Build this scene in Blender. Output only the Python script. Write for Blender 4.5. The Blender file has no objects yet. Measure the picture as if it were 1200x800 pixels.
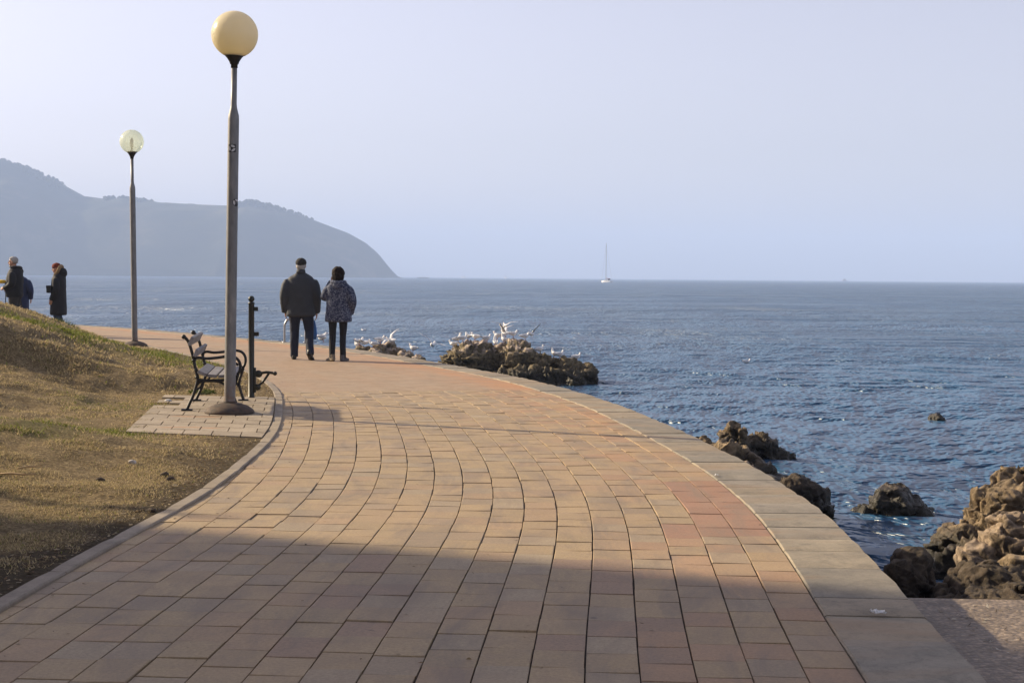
import bpy, bmesh, math, random
import numpy as np
from mathutils import Vector, Matrix, Euler
random.seed(7); RNG = np.random.default_rng(7)
SC = bpy.context.scene
COL = SC.collection
R = math.radians

# ------------------------------------------------------------------ camera
cam_d = bpy.data.cameras.new('camera'); cam = bpy.data.objects.new('camera', cam_d); COL.objects.link(cam)
cam_d.sensor_width = 36.0; cam_d.lens = 54.0; cam_d.clip_start = 0.1; cam_d.clip_end = 20000
CAM = Vector((0, 0, 1.5))
ROT = Matrix.Rotation(R(90 - 2.39), 3, 'X') @ Matrix.Rotation(R(0.47), 3, 'Z')
cam.matrix_world = Matrix.Translation(CAM) @ ROT.to_4x4()
SC.camera = cam

# ------------------------------------------------------------------ sky, sun, exposure
SUN_EL, SUN_AZ = 24.0, -66.0           # azimuth measured from +Y towards +X
W = bpy.data.worlds.new('World'); SC.world = W; W.use_nodes = True
nt = W.node_tree; nt.nodes.clear()
sky = nt.nodes.new('ShaderNodeTexSky'); sky.sky_type = 'NISHITA'; sky.sun_disc = False
sky.sun_elevation = R(SUN_EL); sky.sun_rotation = R(SUN_AZ)
sky.air_density = 1.0; sky.dust_density = 1.3; sky.ozone_density = 2.0; sky.altitude = 0
hs = nt.nodes.new('ShaderNodeHueSaturation'); hs.inputs['Saturation'].default_value = 0.46
tint = nt.nodes.new('ShaderNodeMix'); tint.data_type = 'RGBA'; tint.blend_type = 'MULTIPLY'
tint.inputs[0].default_value = 1.0; tint.inputs[7].default_value = (1.07, 0.952, 1.01, 1)
bg = nt.nodes.new('ShaderNodeBackground'); bg.inputs['Strength'].default_value = 0.088
wo = nt.nodes.new('ShaderNodeOutputWorld')
nt.links.new(sky.outputs[0], hs.inputs['Color']); nt.links.new(hs.outputs[0], tint.inputs[6])
nt.links.new(tint.outputs[2], bg.inputs['Color']); nt.links.new(bg.outputs[0], wo.inputs['Surface'])
sun_d = bpy.data.lights.new('sun', 'SUN'); sun_d.energy = 4.7; sun_d.angle = R(0.95); sun_d.color = (1.0, 0.83, 0.57)
sun = bpy.data.objects.new('sun', sun_d); COL.objects.link(sun)
SUNV = Vector((math.sin(R(SUN_AZ)) * math.cos(R(SUN_EL)), math.cos(R(SUN_AZ)) * math.cos(R(SUN_EL)), math.sin(R(SUN_EL))))
sun.rotation_euler = (-SUNV).to_track_quat('-Z', 'Y').to_euler()
sun.location = (-20, 10, 30)
SC.view_settings.view_transform = 'Standard'; SC.view_settings.look = 'None'
SC.view_settings.gamma = 1.0; SC.view_settings.exposure = 1.0
SC.view_settings.use_curve_mapping = False
SC.cycles.max_bounces = 8; SC.cycles.volume_bounces = 1
SC.cycles.caustics_reflective = False; SC.cycles.caustics_refractive = False

WATER_Z = -0.9

def at(px, py, Y=None, z=None):
    """world point seen at pixel (px,py) of the 1200x800 photograph, at depth Y or on height z"""
    d = ROT @ Vector(((px - 600) / 1800, -(py - 400) / 1800, -1))
    t = Y / d.y if Y is not None else (z - CAM.z) / d.z
    return CAM + d * t

# ------------------------------------------------------------------ numpy noise
def _hash(ix, iy, iz, seed):
    n = (ix.astype(np.int64) * 374761393 + iy.astype(np.int64) * 668265263 + iz.astype(np.int64) * 2147483647 + seed * 1274126177) & 0xFFFFFFFF
    n = ((n ^ (n >> 13)) * 1274126177) & 0xFFFFFFFF
    n = (n ^ (n >> 16)) & 0xFFFFFFFF
    n = (n * 2246822519) & 0xFFFFFFFF
    return ((n ^ (n >> 15)) & 0xFFFFFF) / float(0xFFFFFF)
def vnoise(P, seed=0):
    P = np.asarray(P, float)
    f = np.floor(P); i = f.astype(np.int64); u = P - f; u = u * u * u * (u * (u * 6 - 15) + 10)
    r = 0
    for dx in (0, 1):
        for dy in (0, 1):
            for dz in (0, 1):
                w = (u[:, 0] if dx else 1 - u[:, 0]) * (u[:, 1] if dy else 1 - u[:, 1]) * (u[:, 2] if dz else 1 - u[:, 2])
                r = r + w * _hash(i[:, 0] + dx, i[:, 1] + dy, i[:, 2] + dz, seed)
    return r * 2 - 1
def fbm(P, oct=4, seed=0, ridged=False, lac=2.1, gain=0.5):
    P = np.asarray(P, float); a = 1.0; s = 0; t = 0
    for k in range(oct):
        n = vnoise(P, seed + k * 17)
        if ridged: n = 1 - 2 * np.abs(n)
        s = s + a * n; t += a; a *= gain; P = P * lac + 3.7
    return s / t
def sstep(a, b, x):
    t = np.clip((np.asarray(x, float) - a) / (b - a), 0, 1); return t * t * (3 - 2 * t)
def p3(x, y, z=0.0):
    x = np.asarray(x, float); return np.stack([x, np.broadcast_to(y, x.shape), np.broadcast_to(z, x.shape)], -1)

# ------------------------------------------------------------------ object helpers
def tag(o, label=None, cat=None, group=None, kind=None):
    if label: o['label'] = label
    if cat: o['category'] = cat
    if group: o['group'] = group
    if kind: o['kind'] = kind
    return o
def thing(name, label, cat, loc=(0, 0, 0), rotz=0, group=None):
    o = bpy.data.objects.new(name, None); COL.objects.link(o); o.empty_display_size = 0.2
    o.location = loc; o.rotation_euler = (0, 0, rotz)
    return tag(o, label, cat, group)
def link(name, me, mat=None, parent=None, smooth=None):
    o = bpy.data.objects.new(name, me); COL.objects.link(o)
    if mat is not None:
        me.materials.clear(); me.materials.append(mat)
    if parent is not None: o.parent = parent
    if smooth is not None:
        me.polygons.foreach_set('use_smooth', np.full(len(me.polygons), bool(smooth)))
    return o
def obj(name, bm, mat, parent=None, smooth=False):
    me = bpy.data.meshes.new(name); bmesh.ops.recalc_face_normals(bm, faces=bm.faces); bm.to_mesh(me); bm.free()
    return link(name, me, mat, parent, smooth)
def mesh_np(name, V, F, mat, parent=None, smooth=False, uv=None, col=None):
    """V (n,3); F (m,k) same-size faces; uv (m*k,2); col per-face or per-vertex rgba"""
    me = bpy.data.meshes.new(name); V = np.asarray(V, np.float32); F = np.asarray(F, np.int32); m, k = F.shape
    me.vertices.add(len(V)); me.vertices.foreach_set('co', V.ravel())
    me.loops.add(m * k); me.loops.foreach_set('vertex_index', F.ravel())
    me.polygons.add(m); me.polygons.foreach_set('loop_start', np.arange(0, m * k, k, dtype=np.int32))
    me.polygons.foreach_set('loop_total', np.full(m, k, np.int32))
    me.update(calc_edges=True); me.validate()
    if uv is not None:
        l = me.uv_layers.new(name='UVMap'); l.data.foreach_set('uv', np.asarray(uv, np.float32).ravel())
    if col is not None:
        col = np.asarray(col, np.float32)
        a = me.color_attributes.new('tint', 'FLOAT_COLOR', 'POINT'); a.data.foreach_set('color', col.ravel())
    return link(name, me, mat, parent, smooth)
def grid_faces(nr, nc):
    a = np.arange(nr * nc).reshape(nr, nc)
    return np.stack([a[:-1, :-1], a[:-1, 1:], a[1:, 1:], a[1:, :-1]], -1).reshape(-1, 4)
def copy_tree(o, parent=None):
    c = o.copy(); COL.objects.link(c)
    if parent is not None: c.parent = parent
    for ch in o.children: copy_tree(ch, c)
    return c

def loft(bm, pts, rads, seg=14, cap=True, ref=(1, 0, 0), power=2.0):
    """closed tube through pts; rads are r or (ra along ref, rb across)"""
    pts = [Vector(p) for p in pts]; n = len(pts); rings = []
    rads = [(r, r) if not isinstance(r, (tuple, list)) else r for r in rads]
    for i, p in enumerate(pts):
        t = (pts[min(i + 1, n - 1)] - pts[max(i - 1, 0)]).normalized()
        a = Vector(ref) - t * Vector(ref).dot(t)
        if a.length < 0.25:
            alt = Vector((0, 1, 0)); a = alt - t * alt.dot(t)
        a.normalize(); b = t.cross(a)
        ring = []
        for k in range(seg):
            th = 2 * math.pi * k / seg; c, s = math.cos(th), math.sin(th)
            if power != 2.0:
                c = math.copysign(abs(c) ** (2 / power), c); s = math.copysign(abs(s) ** (2 / power), s)
            ring.append(bm.verts.new(p + a * (rads[i][0] * c) + b * (rads[i][1] * s)))
        rings.append(ring)
    for r0, r1 in zip(rings[:-1], rings[1:]):
        for k in range(seg):
            bm.faces.new((r0[k], r0[(k + 1) % seg], r1[(k + 1) % seg], r1[k]))
    if cap:
        bm.faces.new(rings[0][::-1]); bm.faces.new(rings[-1])
def smooth_path(pts, n=6):
    """Catmull-Rom through pts"""
    P = [Vector(p) for p in pts]; out = []
    for i in range(len(P) - 1):
        a, b, c, d = P[max(i - 1, 0)], P[i], P[i + 1], P[min(i + 2, len(P) - 1)]
        for k in range(n):
            t = k / n
            out.append(0.5 * ((2 * b) + (c - a) * t + (2 * a - 5 * b + 4 * c - d) * t * t + (3 * b - a - 3 * c + d) * t ** 3))
    out.append(P[-1]); return out
def box(bm, c, s, rot=None, bev=0.0):
    m = Matrix.Translation(Vector(c)) @ (rot.to_4x4() if rot is not None else Matrix.Identity(4)) @ Matrix.Diagonal((s[0], s[1], s[2], 1))
    g = bmesh.ops.create_cube(bm, size=1.0, matrix=m)
    if bev:
        es = list({e for v in g['verts'] for e in v.link_edges})
        bmesh.ops.bevel(bm, geom=es, offset=bev, segments=2, affect='EDGES', profile=0.6)
def ball(bm, c, r, seg=16, rot=None):
    r = (r, r, r) if not isinstance(r, (tuple, list)) else r
    m = Matrix.Translation(Vector(c)) @ (rot.to_4x4() if rot is not None else Matrix.Identity(4)) @ Matrix.Diagonal((r[0], r[1], r[2], 1))
    bmesh.ops.create_uvsphere(bm, u_segments=seg, v_segments=max(8, seg * 2 // 3), radius=1.0, matrix=m)
def lathe(bm, prof, seg=32, c=(0, 0, 0)):
    rings = []
    for r, z in prof:
        rings.append([bm.verts.new((c[0] + r * math.cos(2 * math.pi * k / seg), c[1] + r * math.sin(2 * math.pi * k / seg), c[2] + z)) for k in range(seg)])
    for a, b in zip(rings[:-1], rings[1:]):
        for k in range(seg): bm.faces.new((a[k], a[(k + 1) % seg], b[(k + 1) % seg], b[k]))
    bm.faces.new(rings[0][::-1]); bm.faces.new(rings[-1])
def remeshed(name, bm, voxel, mat, parent=None, sm=2, wrinkle=None):
    """voxel-union of everything in bm into ONE continuous surface"""
    me = bpy.data.meshes.new(name + '_tmp'); bmesh.ops.recalc_face_normals(bm, faces=bm.faces); bm.to_mesh(me); bm.free()
    t = bpy.data.objects.new('tmp', me); COL.objects.link(t)
    md = t.modifiers.new('r', 'REMESH'); md.mode = 'VOXEL'; md.voxel_size = voxel
    if sm:
        s = t.modifiers.new('s', 'SMOOTH'); s.factor = 0.5; s.iterations = sm
    dg = bpy.context.evaluated_depsgraph_get(); ev = t.evaluated_get(dg)
    out = bpy.data.meshes.new_from_object(ev)
    bpy.data.objects.remove(t); bpy.data.meshes.remove(me); out.name = name
    if wrinkle is not None:
        n = len(out.vertices); co = np.empty(n * 3, np.float32); out.vertices.foreach_get('co', co); co = co.reshape(-1, 3).astype(float)
        no = np.empty(n * 3, np.float32); out.vertices.foreach_get('normal', no); no = no.reshape(-1, 3)
        co = wrinkle(co, no); out.vertices.foreach_set('co', co.astype(np.float32).ravel()); out.update()
    return link(name, out, mat, parent, True)

# ------------------------------------------------------------------ materials
class NB:
    def __init__(s, name):
        s.m = bpy.data.materials.new(name); s.m.use_nodes = True; s.t = s.m.node_tree; s.t.nodes.clear()
        s.out = s.n('ShaderNodeOutputMaterial'); s.b = s.n('ShaderNodeBsdfPrincipled'); s.l(s.b.outputs[0], s.out.inputs[0])
    def n(s, typ, **kw):
        x = s.t.nodes.new(typ)
        for k, v in kw.items(): setattr(x, k, v)
        return x
    def l(s, a, b): s.t.links.new(a, b)
    def set(s, **kw):
        for k, v in kw.items():
            i = s.b.inputs[k.replace('_', ' ')]
            if hasattr(v, 'is_output'): s.l(v, i)
            else: i.default_value = (v + (1,) if isinstance(v, tuple) and len(v) == 3 else v)
        return s
    def coord(s, scale=(1, 1, 1), kind='Object'):
        c = s.n('ShaderNodeTexCoord'); m = s.n('ShaderNodeMapping'); m.inputs['Scale'].default_value = scale
        s.l(c.outputs[kind], m.inputs[0]); return m.outputs[0]
    def noise(s, co, scale, detail=4, rough=0.55, dist=0.0):
        x = s.n('ShaderNodeTexNoise'); x.inputs['Scale'].default_value = scale; x.inputs['Detail'].default_value = detail
        x.inputs['Roughness'].default_value = rough; x.inputs['Distortion'].default_value = dist
        if co is not None: s.l(co, x.inputs['Vector'])
        return x.outputs['Fac']
    def voro(s, co, scale, feature='F1'):
        x = s.n('ShaderNodeTexVoronoi', feature=feature); x.inputs['Scale'].default_value = scale; s.l(co, x.inputs['Vector']); return x.outputs['Distance']
    def ramp(s, f, stops):
        x = s.n('ShaderNodeValToRGB'); e = x.color_ramp.elements
        while len(e) < len(stops): e.new(0.5)
        for el, (p, c) in zip(e, stops):
            el.position = p; el.color = (c, c, c, 1) if not isinstance(c, tuple) else (c + (1,) if len(c) == 3 else c)
        s.l(f, x.inputs[0]); return x.outputs[0]
    def mix(s, f, a, b, mode='MIX'):
        x = s.n('ShaderNodeMix', data_type='RGBA', blend_type=mode)
        for v, i in ((f, 0), (a, 6), (b, 7)):
            if hasattr(v, 'is_output'): s.l(v, x.inputs[i])
            elif isinstance(v, tuple): x.inputs[i].default_value = v + (1,) if len(v) == 3 else v
            else: x.inputs[i].default_value = v
        return x.outputs[2]
    def math(s, op, a, b=0.0, c=0.0, clamp=False):
        x = s.n('ShaderNodeMath', operation=op, use_clamp=clamp)
        for v, i in ((a, 0), (b, 1), (c, 2)):
            if hasattr(v, 'is_output'): s.l(v, x.inputs[i])
            else: x.inputs[i].default_value = v
        return x.outputs[0]
    def attr(s, name): return s.n('ShaderNodeAttribute', attribute_name=name)
    def bump(s, h, strength=0.5, dist=0.01, normal=None):
        x = s.n('ShaderNodeBump'); x.inputs['Strength'].default_value = strength; x.inputs['Distance'].default_value = dist
        s.l(h, x.inputs['Height'])
        if normal is not None: s.l(normal, x.inputs['Normal'])
        return x.outputs[0]
    def sep(s, co):
        x = s.n('ShaderNodeSeparateXYZ'); s.l(co, x.inputs[0]); return x.outputs

def basic(name, c1, c2=None, scale=8.0, rough=0.6, metal=0.0, bump=0.3, bdist=0.004, bscale=None, spec=0.4, lo=0.35, hi=0.65):
    b = NB(name); co = b.coord(); f = b.noise(co, scale, 5)
    c2 = c2 or tuple(x * 0.75 for x in c1)
    b.set(Base_Color=b.ramp(f, [(lo, c1), (hi, c2)]), Metallic=metal, Specular_IOR_Level=spec)
    b.set(Roughness=b.math('MULTIPLY_ADD', f, 0.3, rough - 0.15))
    if bump: b.set(Normal=b.bump(b.noise(co, bscale or scale * 4, 4), bump, bdist))
    return b.m

def m_rock(name, c1=(0.21, 0.15, 0.085), c2=(0.07, 0.05, 0.03), guano=False, wet=-0.42, pale=(0.40, 0.30, 0.19)):
    b = NB(name); g = b.n('ShaderNodeNewGeometry'); po = g.outputs['Position']
    n1 = b.noise(po, 2.2, 8, 0.65, 0.4); n2 = b.noise(po, 14, 6, 0.65); v = b.voro(po, 9.0)
    c = b.ramp(n1, [(0.3, c2), (0.5, c1), (0.72, pale)])
    c = b.mix(b.ramp(n2, [(0.35, 0.75), (0.6, 0.0)]), c, tuple(x * 0.6 for x in c2))
    pit = b.ramp(v, [(0.08, 1.0), (0.28, 0.0)])
    c = b.mix(b.math('MULTIPLY', pit, 0.6), c, (0.03, 0.024, 0.016)); c = b.mix(b.ramp(b.noise(po, 5.5, 6, 0.7, 0.8), [(0.52, 0.0), (0.62, 0.8)]), c, tuple(x * 0.45 for x in c2))
    z = b.sep(po)[2]; zz = b.math('ADD', z, b.math('MULTIPLY', n1, 0.3))
    olive = b.ramp(b.math('MULTIPLY_ADD', zz, 1.0, 1.0), [(0.28, 1.0), (0.55, 0.0)])
    c = b.mix(b.math('MULTIPLY', olive, 0.7), c, (0.085, 0.07, 0.022))
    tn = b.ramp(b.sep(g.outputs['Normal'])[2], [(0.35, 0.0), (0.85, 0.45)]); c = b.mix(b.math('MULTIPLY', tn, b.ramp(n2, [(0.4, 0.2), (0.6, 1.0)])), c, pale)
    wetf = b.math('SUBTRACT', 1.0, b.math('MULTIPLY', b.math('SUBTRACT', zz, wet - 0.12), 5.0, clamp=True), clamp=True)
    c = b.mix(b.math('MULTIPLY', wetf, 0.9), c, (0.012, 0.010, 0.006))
    if guano:
        nz = b.sep(g.outputs['Normal'])[2]
        gf = b.math('MULTIPLY', b.math('MULTIPLY', b.ramp(nz, [(0.25, 0.0), (0.8, 1.0)]), b.ramp(b.noise(po, 5, 5), [(0.38, 0.0), (0.55, 1.0)])),
                    b.ramp(b.math('MULTIPLY_ADD', z, 1.0, 0.8), [(0.52, 0.0), (0.68, 1.0)]))
        c = b.mix(b.math('MULTIPLY', gf, 0.85), c, (0.52, 0.43, 0.38))
    b.set(Base_Color=c, Roughness=b.math('SUBTRACT', 0.9, b.math('MULTIPLY', wetf, 0.5)), Specular_IOR_Level=0.35)
    h = b.math('ADD', b.math('MULTIPLY', b.noise(po, 24, 8, 0.7), 0.6), b.math('MULTIPLY', v, 0.9))
    b.set(Normal=b.bump(h, 0.9, 0.05))
    return b.m

def m_paving():
    b = NB('paving_stone'); uv = b.coord(kind='UV'); a = b.attr('tint'); g = b.n('ShaderNodeNewGeometry'); po = g.outputs['Position']
    fine = b.noise(po, 60, 5, 0.7); mid = b.noise(po, 5.5, 7, 0.7); big = b.noise(po, 0.7, 5, 0.65)
    grit = b.ramp(b.noise(po, 150, 3, 0.8), [(0.56, 0.0), (0.7, 0.55)])
    c = b.mix(b.ramp(fine, [(0.35, 0.0), (0.65, 0.8)]), a.outputs['Color'], b.mix(1.0, a.outputs['Color'], (0.62, 0.6, 0.58), 'MULTIPLY'))
    c = b.mix(b.ramp(mid, [(0.42, 0.0), (0.75, 0.55)]), c, (0.25, 0.19, 0.145))
    c = b.mix(b.ramp(big, [(0.45, 0.0), (0.7, 0.35)]), c, (0.40, 0.27, 0.165))
    s = b.sep(uv); t = s[1]
    edge = b.math('MULTIPLY', b.ramp(b.math('MULTIPLY', t, 0.25), [(0.11, 1.0), (0.42, 0.0)]), b.ramp(b.noise(b.coord((0.5, 2.2, 1), 'UV'), 1.3, 5, 0.6), [(0.36, 0.0), (0.62, 1.0)]))
    far = b.ramp(b.math('MULTIPLY', s[0], 0.02), [(0.46, 0.12), (0.62, 1.0)])
    c = b.mix(b.math('MULTIPLY', b.math('MULTIPLY', edge, far), 0.6), c, (0.42, 0.215, 0.09))
    c = b.mix(grit, c, (0.11, 0.085, 0.065)); c = b.mix(b.ramp(b.noise(b.coord((0.4, 1.5, 1), 'UV'), 2.1, 6, 0.7, 0.6), [(0.48, 0.0), (0.66, 0.7)]), c, (0.20, 0.155, 0.115))
    spots = b.ramp(b.voro(po, 2.3), [(0.02, 1.0), (0.05, 0.0)])
    c = b.mix(b.math('MULTIPLY', spots, 0.6), c, (0.06, 0.05, 0.045))
    b.set(Base_Color=c, Roughness=b.math('MULTIPLY_ADD', mid, 0.25, 0.62), Specular_IOR_Level=0.35)
    b.set(Normal=b.bump(b.math('ADD', b.math('MULTIPLY', fine, 0.5), mid), 0.35, 0.006))
    return b.m
def m_concrete(name, c1, c2, stain=None, uvstain=False, rust=False, gravel=False):
    b = NB(name); g = b.n('ShaderNodeNewGeometry'); po = g.outputs['Position']
    fine = b.noise(po, 45, 6, 0.7); mid = b.noise(po, 3.0, 6, 0.65); a = b.attr('tint')
    c = b.ramp(mid, [(0.35, c1), (0.68, c2)])
    c = b.mix(1.0, c, a.outputs['Color'], 'MULTIPLY')
    c = b.mix(b.ramp(fine, [(0.5, 0.0), (0.78, 0.5)]), c, tuple(x * 0.45 for x in c2))
    c = b.mix(b.ramp(b.noise(po, 7.0, 8, 0.75, 0.7), [(0.5, 0.0), (0.68, 0.6)]), c, tuple(x * 0.55 for x in c2)); c = b.mix(b.ramp(b.noise(po, 130, 3, 0.8), [(0.55, 0.0), (0.72, 0.6)]), c, tuple(x * 0.4 for x in c2))
    if stain: c = b.mix(b.ramp(b.noise(b.coord((0.6, 1.6, 1)), 1.1, 5, 0.6, 0.5), [(0.5, 0.0), (0.68, 0.7)]), c, stain)
    if gravel:
        v = b.n('ShaderNodeTexVoronoi'); v.inputs['Scale'].default_value = 38; b.l(po, v.inputs['Vector'])
        c = b.mix(0.4, c, b.mix(1.0, c, b.ramp(b.n('ShaderNodeSeparateColor').outputs[0], [(0.0, 0.35), (0.6, 1.0), (1.0, 2.0)]), 'MULTIPLY'))
        scn = [x for x in b.t.nodes if x.bl_idname == 'ShaderNodeSeparateColor'][0]; b.l(v.outputs['Color'], scn.inputs[0])
        c = b.mix(b.ramp(v.outputs['Distance'], [(0.3, 0.0), (0.6, 0.45)]), c, (0.08, 0.06, 0.045)); mid = b.math('SUBTRACT', mid, b.math('MULTIPLY', v.outputs['Distance'], 1.2))
    if rust:
        sx = b.sep(po); wob = b.math('MULTIPLY', b.math('SUBTRACT', b.noise(po, 4.0, 4), .5), .16)
        for x0, x1, y0, th in ((-3.45, -2.75, 14.78, .06), (-3.6, -2.95, 15.95, .07), (-3.3, -3.0, 16.95, .06)):
            dy = b.math('ABSOLUTE', b.math('SUBTRACT', b.math('ADD', sx[1], wob), y0)); m1 = b.math('SUBTRACT', 1.0, b.math('DIVIDE', dy, th), clamp=True)
            dx = b.math('ABSOLUTE', b.math('SUBTRACT', sx[0], (x0 + x1) / 2)); m2 = b.math('MULTIPLY', b.math('SUBTRACT', (x1 - x0) / 2, dx), 8.0, clamp=True)
            c = b.mix(b.math('MULTIPLY', b.math('MULTIPLY', m1, m2), .8), c, (0.34, 0.15, 0.05))
    if uvstain:
        uv = b.coord(kind='UV'); s = b.sep(uv)
        st = b.noise(b.coord((0.35, 2.0, 1), 'UV'), 1.0, 5, 0.6)
        e = b.math('MULTIPLY', b.ramp(b.math('MULTIPLY', s[1], 0.25), [(0.10, 1.0), (0.38, 0.15)]), b.ramp(st, [(0.36, 0.0), (0.58, 1.0)]))
        c = b.mix(b.math('MULTIPLY', e, 0.75), c, (0.42, 0.19, 0.075))
        tr = b.ramp(b.noise(b.coord((3.0, 0.15, 1), 'UV'), 1.2, 4, 0.6), [(0.5, 0.0), (0.64, 0.45)])
        c = b.mix(tr, c, (0.24, 0.18, 0.13))
    b.set(Base_Color=c, Roughness=b.math('MULTIPLY_ADD', mid, 0.2, 0.68), Specular_IOR_Level=0.3)
    b.set(Normal=b.bump(b.math('ADD', b.math('MULTIPLY', fine, 0.5), mid), 0.5, 0.008))
    return b.m

def m_soil():
    b = NB('dry_turf'); g = b.n('ShaderNodeNewGeometry'); po = g.outputs['Position']
    a = b.noise(po, 0.8, 5, 0.6); f = b.noise(po, 9, 8, 0.75); ff = b.noise(po, 40, 6, 0.7); vf = b.noise(po, 130, 4, 0.7)
    at_ = b.attr('tint')
    c = b.ramp(f, [(0.3, (0.14, 0.10, 0.052)), (0.5, (0.33, 0.24, 0.125)), (0.7, (0.46, 0.36, 0.20))])
    gsel = b.math('MULTIPLY', b.n('ShaderNodeSeparateColor').outputs[1], 1.0)
    sc = [x for x in b.t.nodes if x.bl_idname == 'ShaderNodeSeparateColor'][0]; b.l(at_.outputs['Color'], sc.inputs[0])
    c = b.mix(b.math('MULTIPLY', sc.outputs[1], b.ramp(f, [(0.3, 0.9), (0.75, 0.35)])), c, (0.10, 0.12, 0.022))
    c = b.mix(b.ramp(ff, [(0.42, 0.7), (0.6, 0.0)]), c, (0.05, 0.035, 0.018))
    c = b.mix(b.ramp(vf, [(0.5, 0.0), (0.75, 0.6)]), c, (0.36, 0.29, 0.17))
    c = b.mix(b.math('MULTIPLY', sc.outputs[0], 0.8), c, (0.035, 0.026, 0.015))
    b.set(Base_Color=c, Roughness=0.95, Specular_IOR_Level=0.1)
    b.set(Normal=b.bump(b.math('ADD', f, b.math('MULTIPLY', ff, 0.5)), 1.0, 0.06))
    return b.m
def m_blades():
    b = NB('grass_blades'); a = b.attr('tint'); b.set(Base_Color=a.outputs['Color'], Roughness=0.75, Specular_IOR_Level=0.2)
    tr = b.n('ShaderNodeBsdfTranslucent'); b.l(a.outputs['Color'], tr.inputs[0]); mx = b.n('ShaderNodeMixShader'); mx.inputs[0].default_value = 0.3
    b.l(b.b.outputs[0], mx.inputs[1]); b.l(tr.outputs[0], mx.inputs[2]); b.l(mx.outputs[0], b.out.inputs[0])
    return b.m
def m_water():
    b = NB('sea_water'); g = b.n('ShaderNodeNewGeometry'); po = g.outputs['Position']
    def mp(s):
        m = b.n('ShaderNodeMapping'); m.inputs['Scale'].default_value = s; b.l(po, m.inputs[0]); return m.outputs[0]
    w1 = b.noise(mp((0.8, 1.5, 1)), 1.6, 5, 0.62, 0.3)
    w2 = b.noise(mp((0.35, 0.8, 1)), 0.55, 3, 0.55, 0.2)
    w3 = b.noise(mp((0.09, 0.22, 1)), 0.5, 1.5, 0.5)
    patch = b.noise(mp((0.004, 0.02, 1)), 1.6, 4, 0.6, 0.3)
    g1 = b.ramp(b.noise(mp((0.10, 0.045, 1)), 1.0, 7, 0.7, 0.4), [(0.34, 0.45), (0.5, 0.8), (0.66, 1.05)])
    g2 = b.ramp(patch, [(0.36, 0.65), (0.62, 1.1)])
    w4 = b.noise(mp((0.02, 0.06, 1)), 0.5, 2, 0.5)
    h = b.math('ADD', b.math('ADD', b.math('MULTIPLY', w1, 0.09), b.math('MULTIPLY', w2, 0.36)), b.math('ADD', b.math('MULTIPLY', w3, 1.3), b.math('MULTIPLY', w4, 4.0)))
    h = b.math('MULTIPLY', h, b.math('MULTIPLY', g1, g2))
    bp = b.n('ShaderNodeBump'); bp.inputs['Distance'].default_value = 1.0; bp.inputs['Strength'].default_value = 1.0
    b.l(h, bp.inputs['Height'])
    b.set(Base_Color=(0.018, 0.072, 0.152), Roughness=0.3, IOR=1.333, Specular_IOR_Level=0.5, Normal=bp.outputs[0])
    return b.m
def m_globe(name, col, trans, clear=0.0):
    b = NB(name); co = b.coord(); n = b.noise(co, 3, 4)
    b.set(Base_Color=b.ramp(n, [(0.35, col), (0.7, tuple(x * 0.86 for x in col))]), Roughness=0.25, Specular_IOR_Level=0.5, Coat_Weight=0.3, Coat_Roughness=0.08)
    tr = b.n('ShaderNodeBsdfTranslucent'); tr.inputs[0].default_value = col + (1,)
    mx = b.n('ShaderNodeMixShader'); mx.inputs[0].default_value = trans
    b.l(b.b.outputs[0], mx.inputs[1]); b.l(tr.outputs[0], mx.inputs[2]); last = mx.outputs[0]
    if clear:
        tp = b.n('ShaderNodeBsdfTransparent'); tp.inputs[0].default_value = (0.93, 0.95, 0.88, 1)
        m2 = b.n('ShaderNodeMixShader'); m2.inputs[0].default_value = clear; b.l(last, m2.inputs[1]); b.l(tp.outputs[0], m2.inputs[2]); last = m2.outputs[0]
    b.l(last, b.out.inputs[0]); return b.m
def m_floral():
    b = NB('navy_floral_cloth'); co = b.coord(); n = b.noise(co, 34, 5, 0.6, 2.2); v = b.voro(co, 26)
    f = b.math('MULTIPLY', b.ramp(n, [(0.5, 0.0), (0.56, 1.0)]), b.ramp(v, [(0.15, 0.35), (0.3, 1.0)]))
    b.set(Base_Color=b.mix(f, (0.012, 0.018, 0.05), (0.20, 0.22, 0.28)), Roughness=0.8, Specular_IOR_Level=0.2, Normal=b.bump(b.noise(co, 60, 4), 0.3, 0.004)); return b.m
def m_galv():
    b = NB('galvanised_paint'); co = b.coord((1, 1, 0.35)); n = b.noise(co, 14, 6, 0.65); z = b.sep(b.coord())[2]
    c = b.ramp(n, [(0.3, (0.12, 0.12, 0.122)), (0.55, (0.18, 0.178, 0.178)), (0.75, (0.26, 0.25, 0.235))])
    low = b.math('MULTIPLY', b.ramp(z, [(0.05, 1.0), (0.42, 0.0)]), b.ramp(b.noise(b.coord(), 20, 5), [(0.4, 0.0), (0.62, 1.0)]))
    c = b.mix(b.math('MULTIPLY', low, 0.8), c, (0.16, 0.07, 0.025))
    b.set(Base_Color=c, Roughness=0.5, Metallic=0.25, Normal=b.bump(n, 0.25, 0.004)); return b.m

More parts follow.
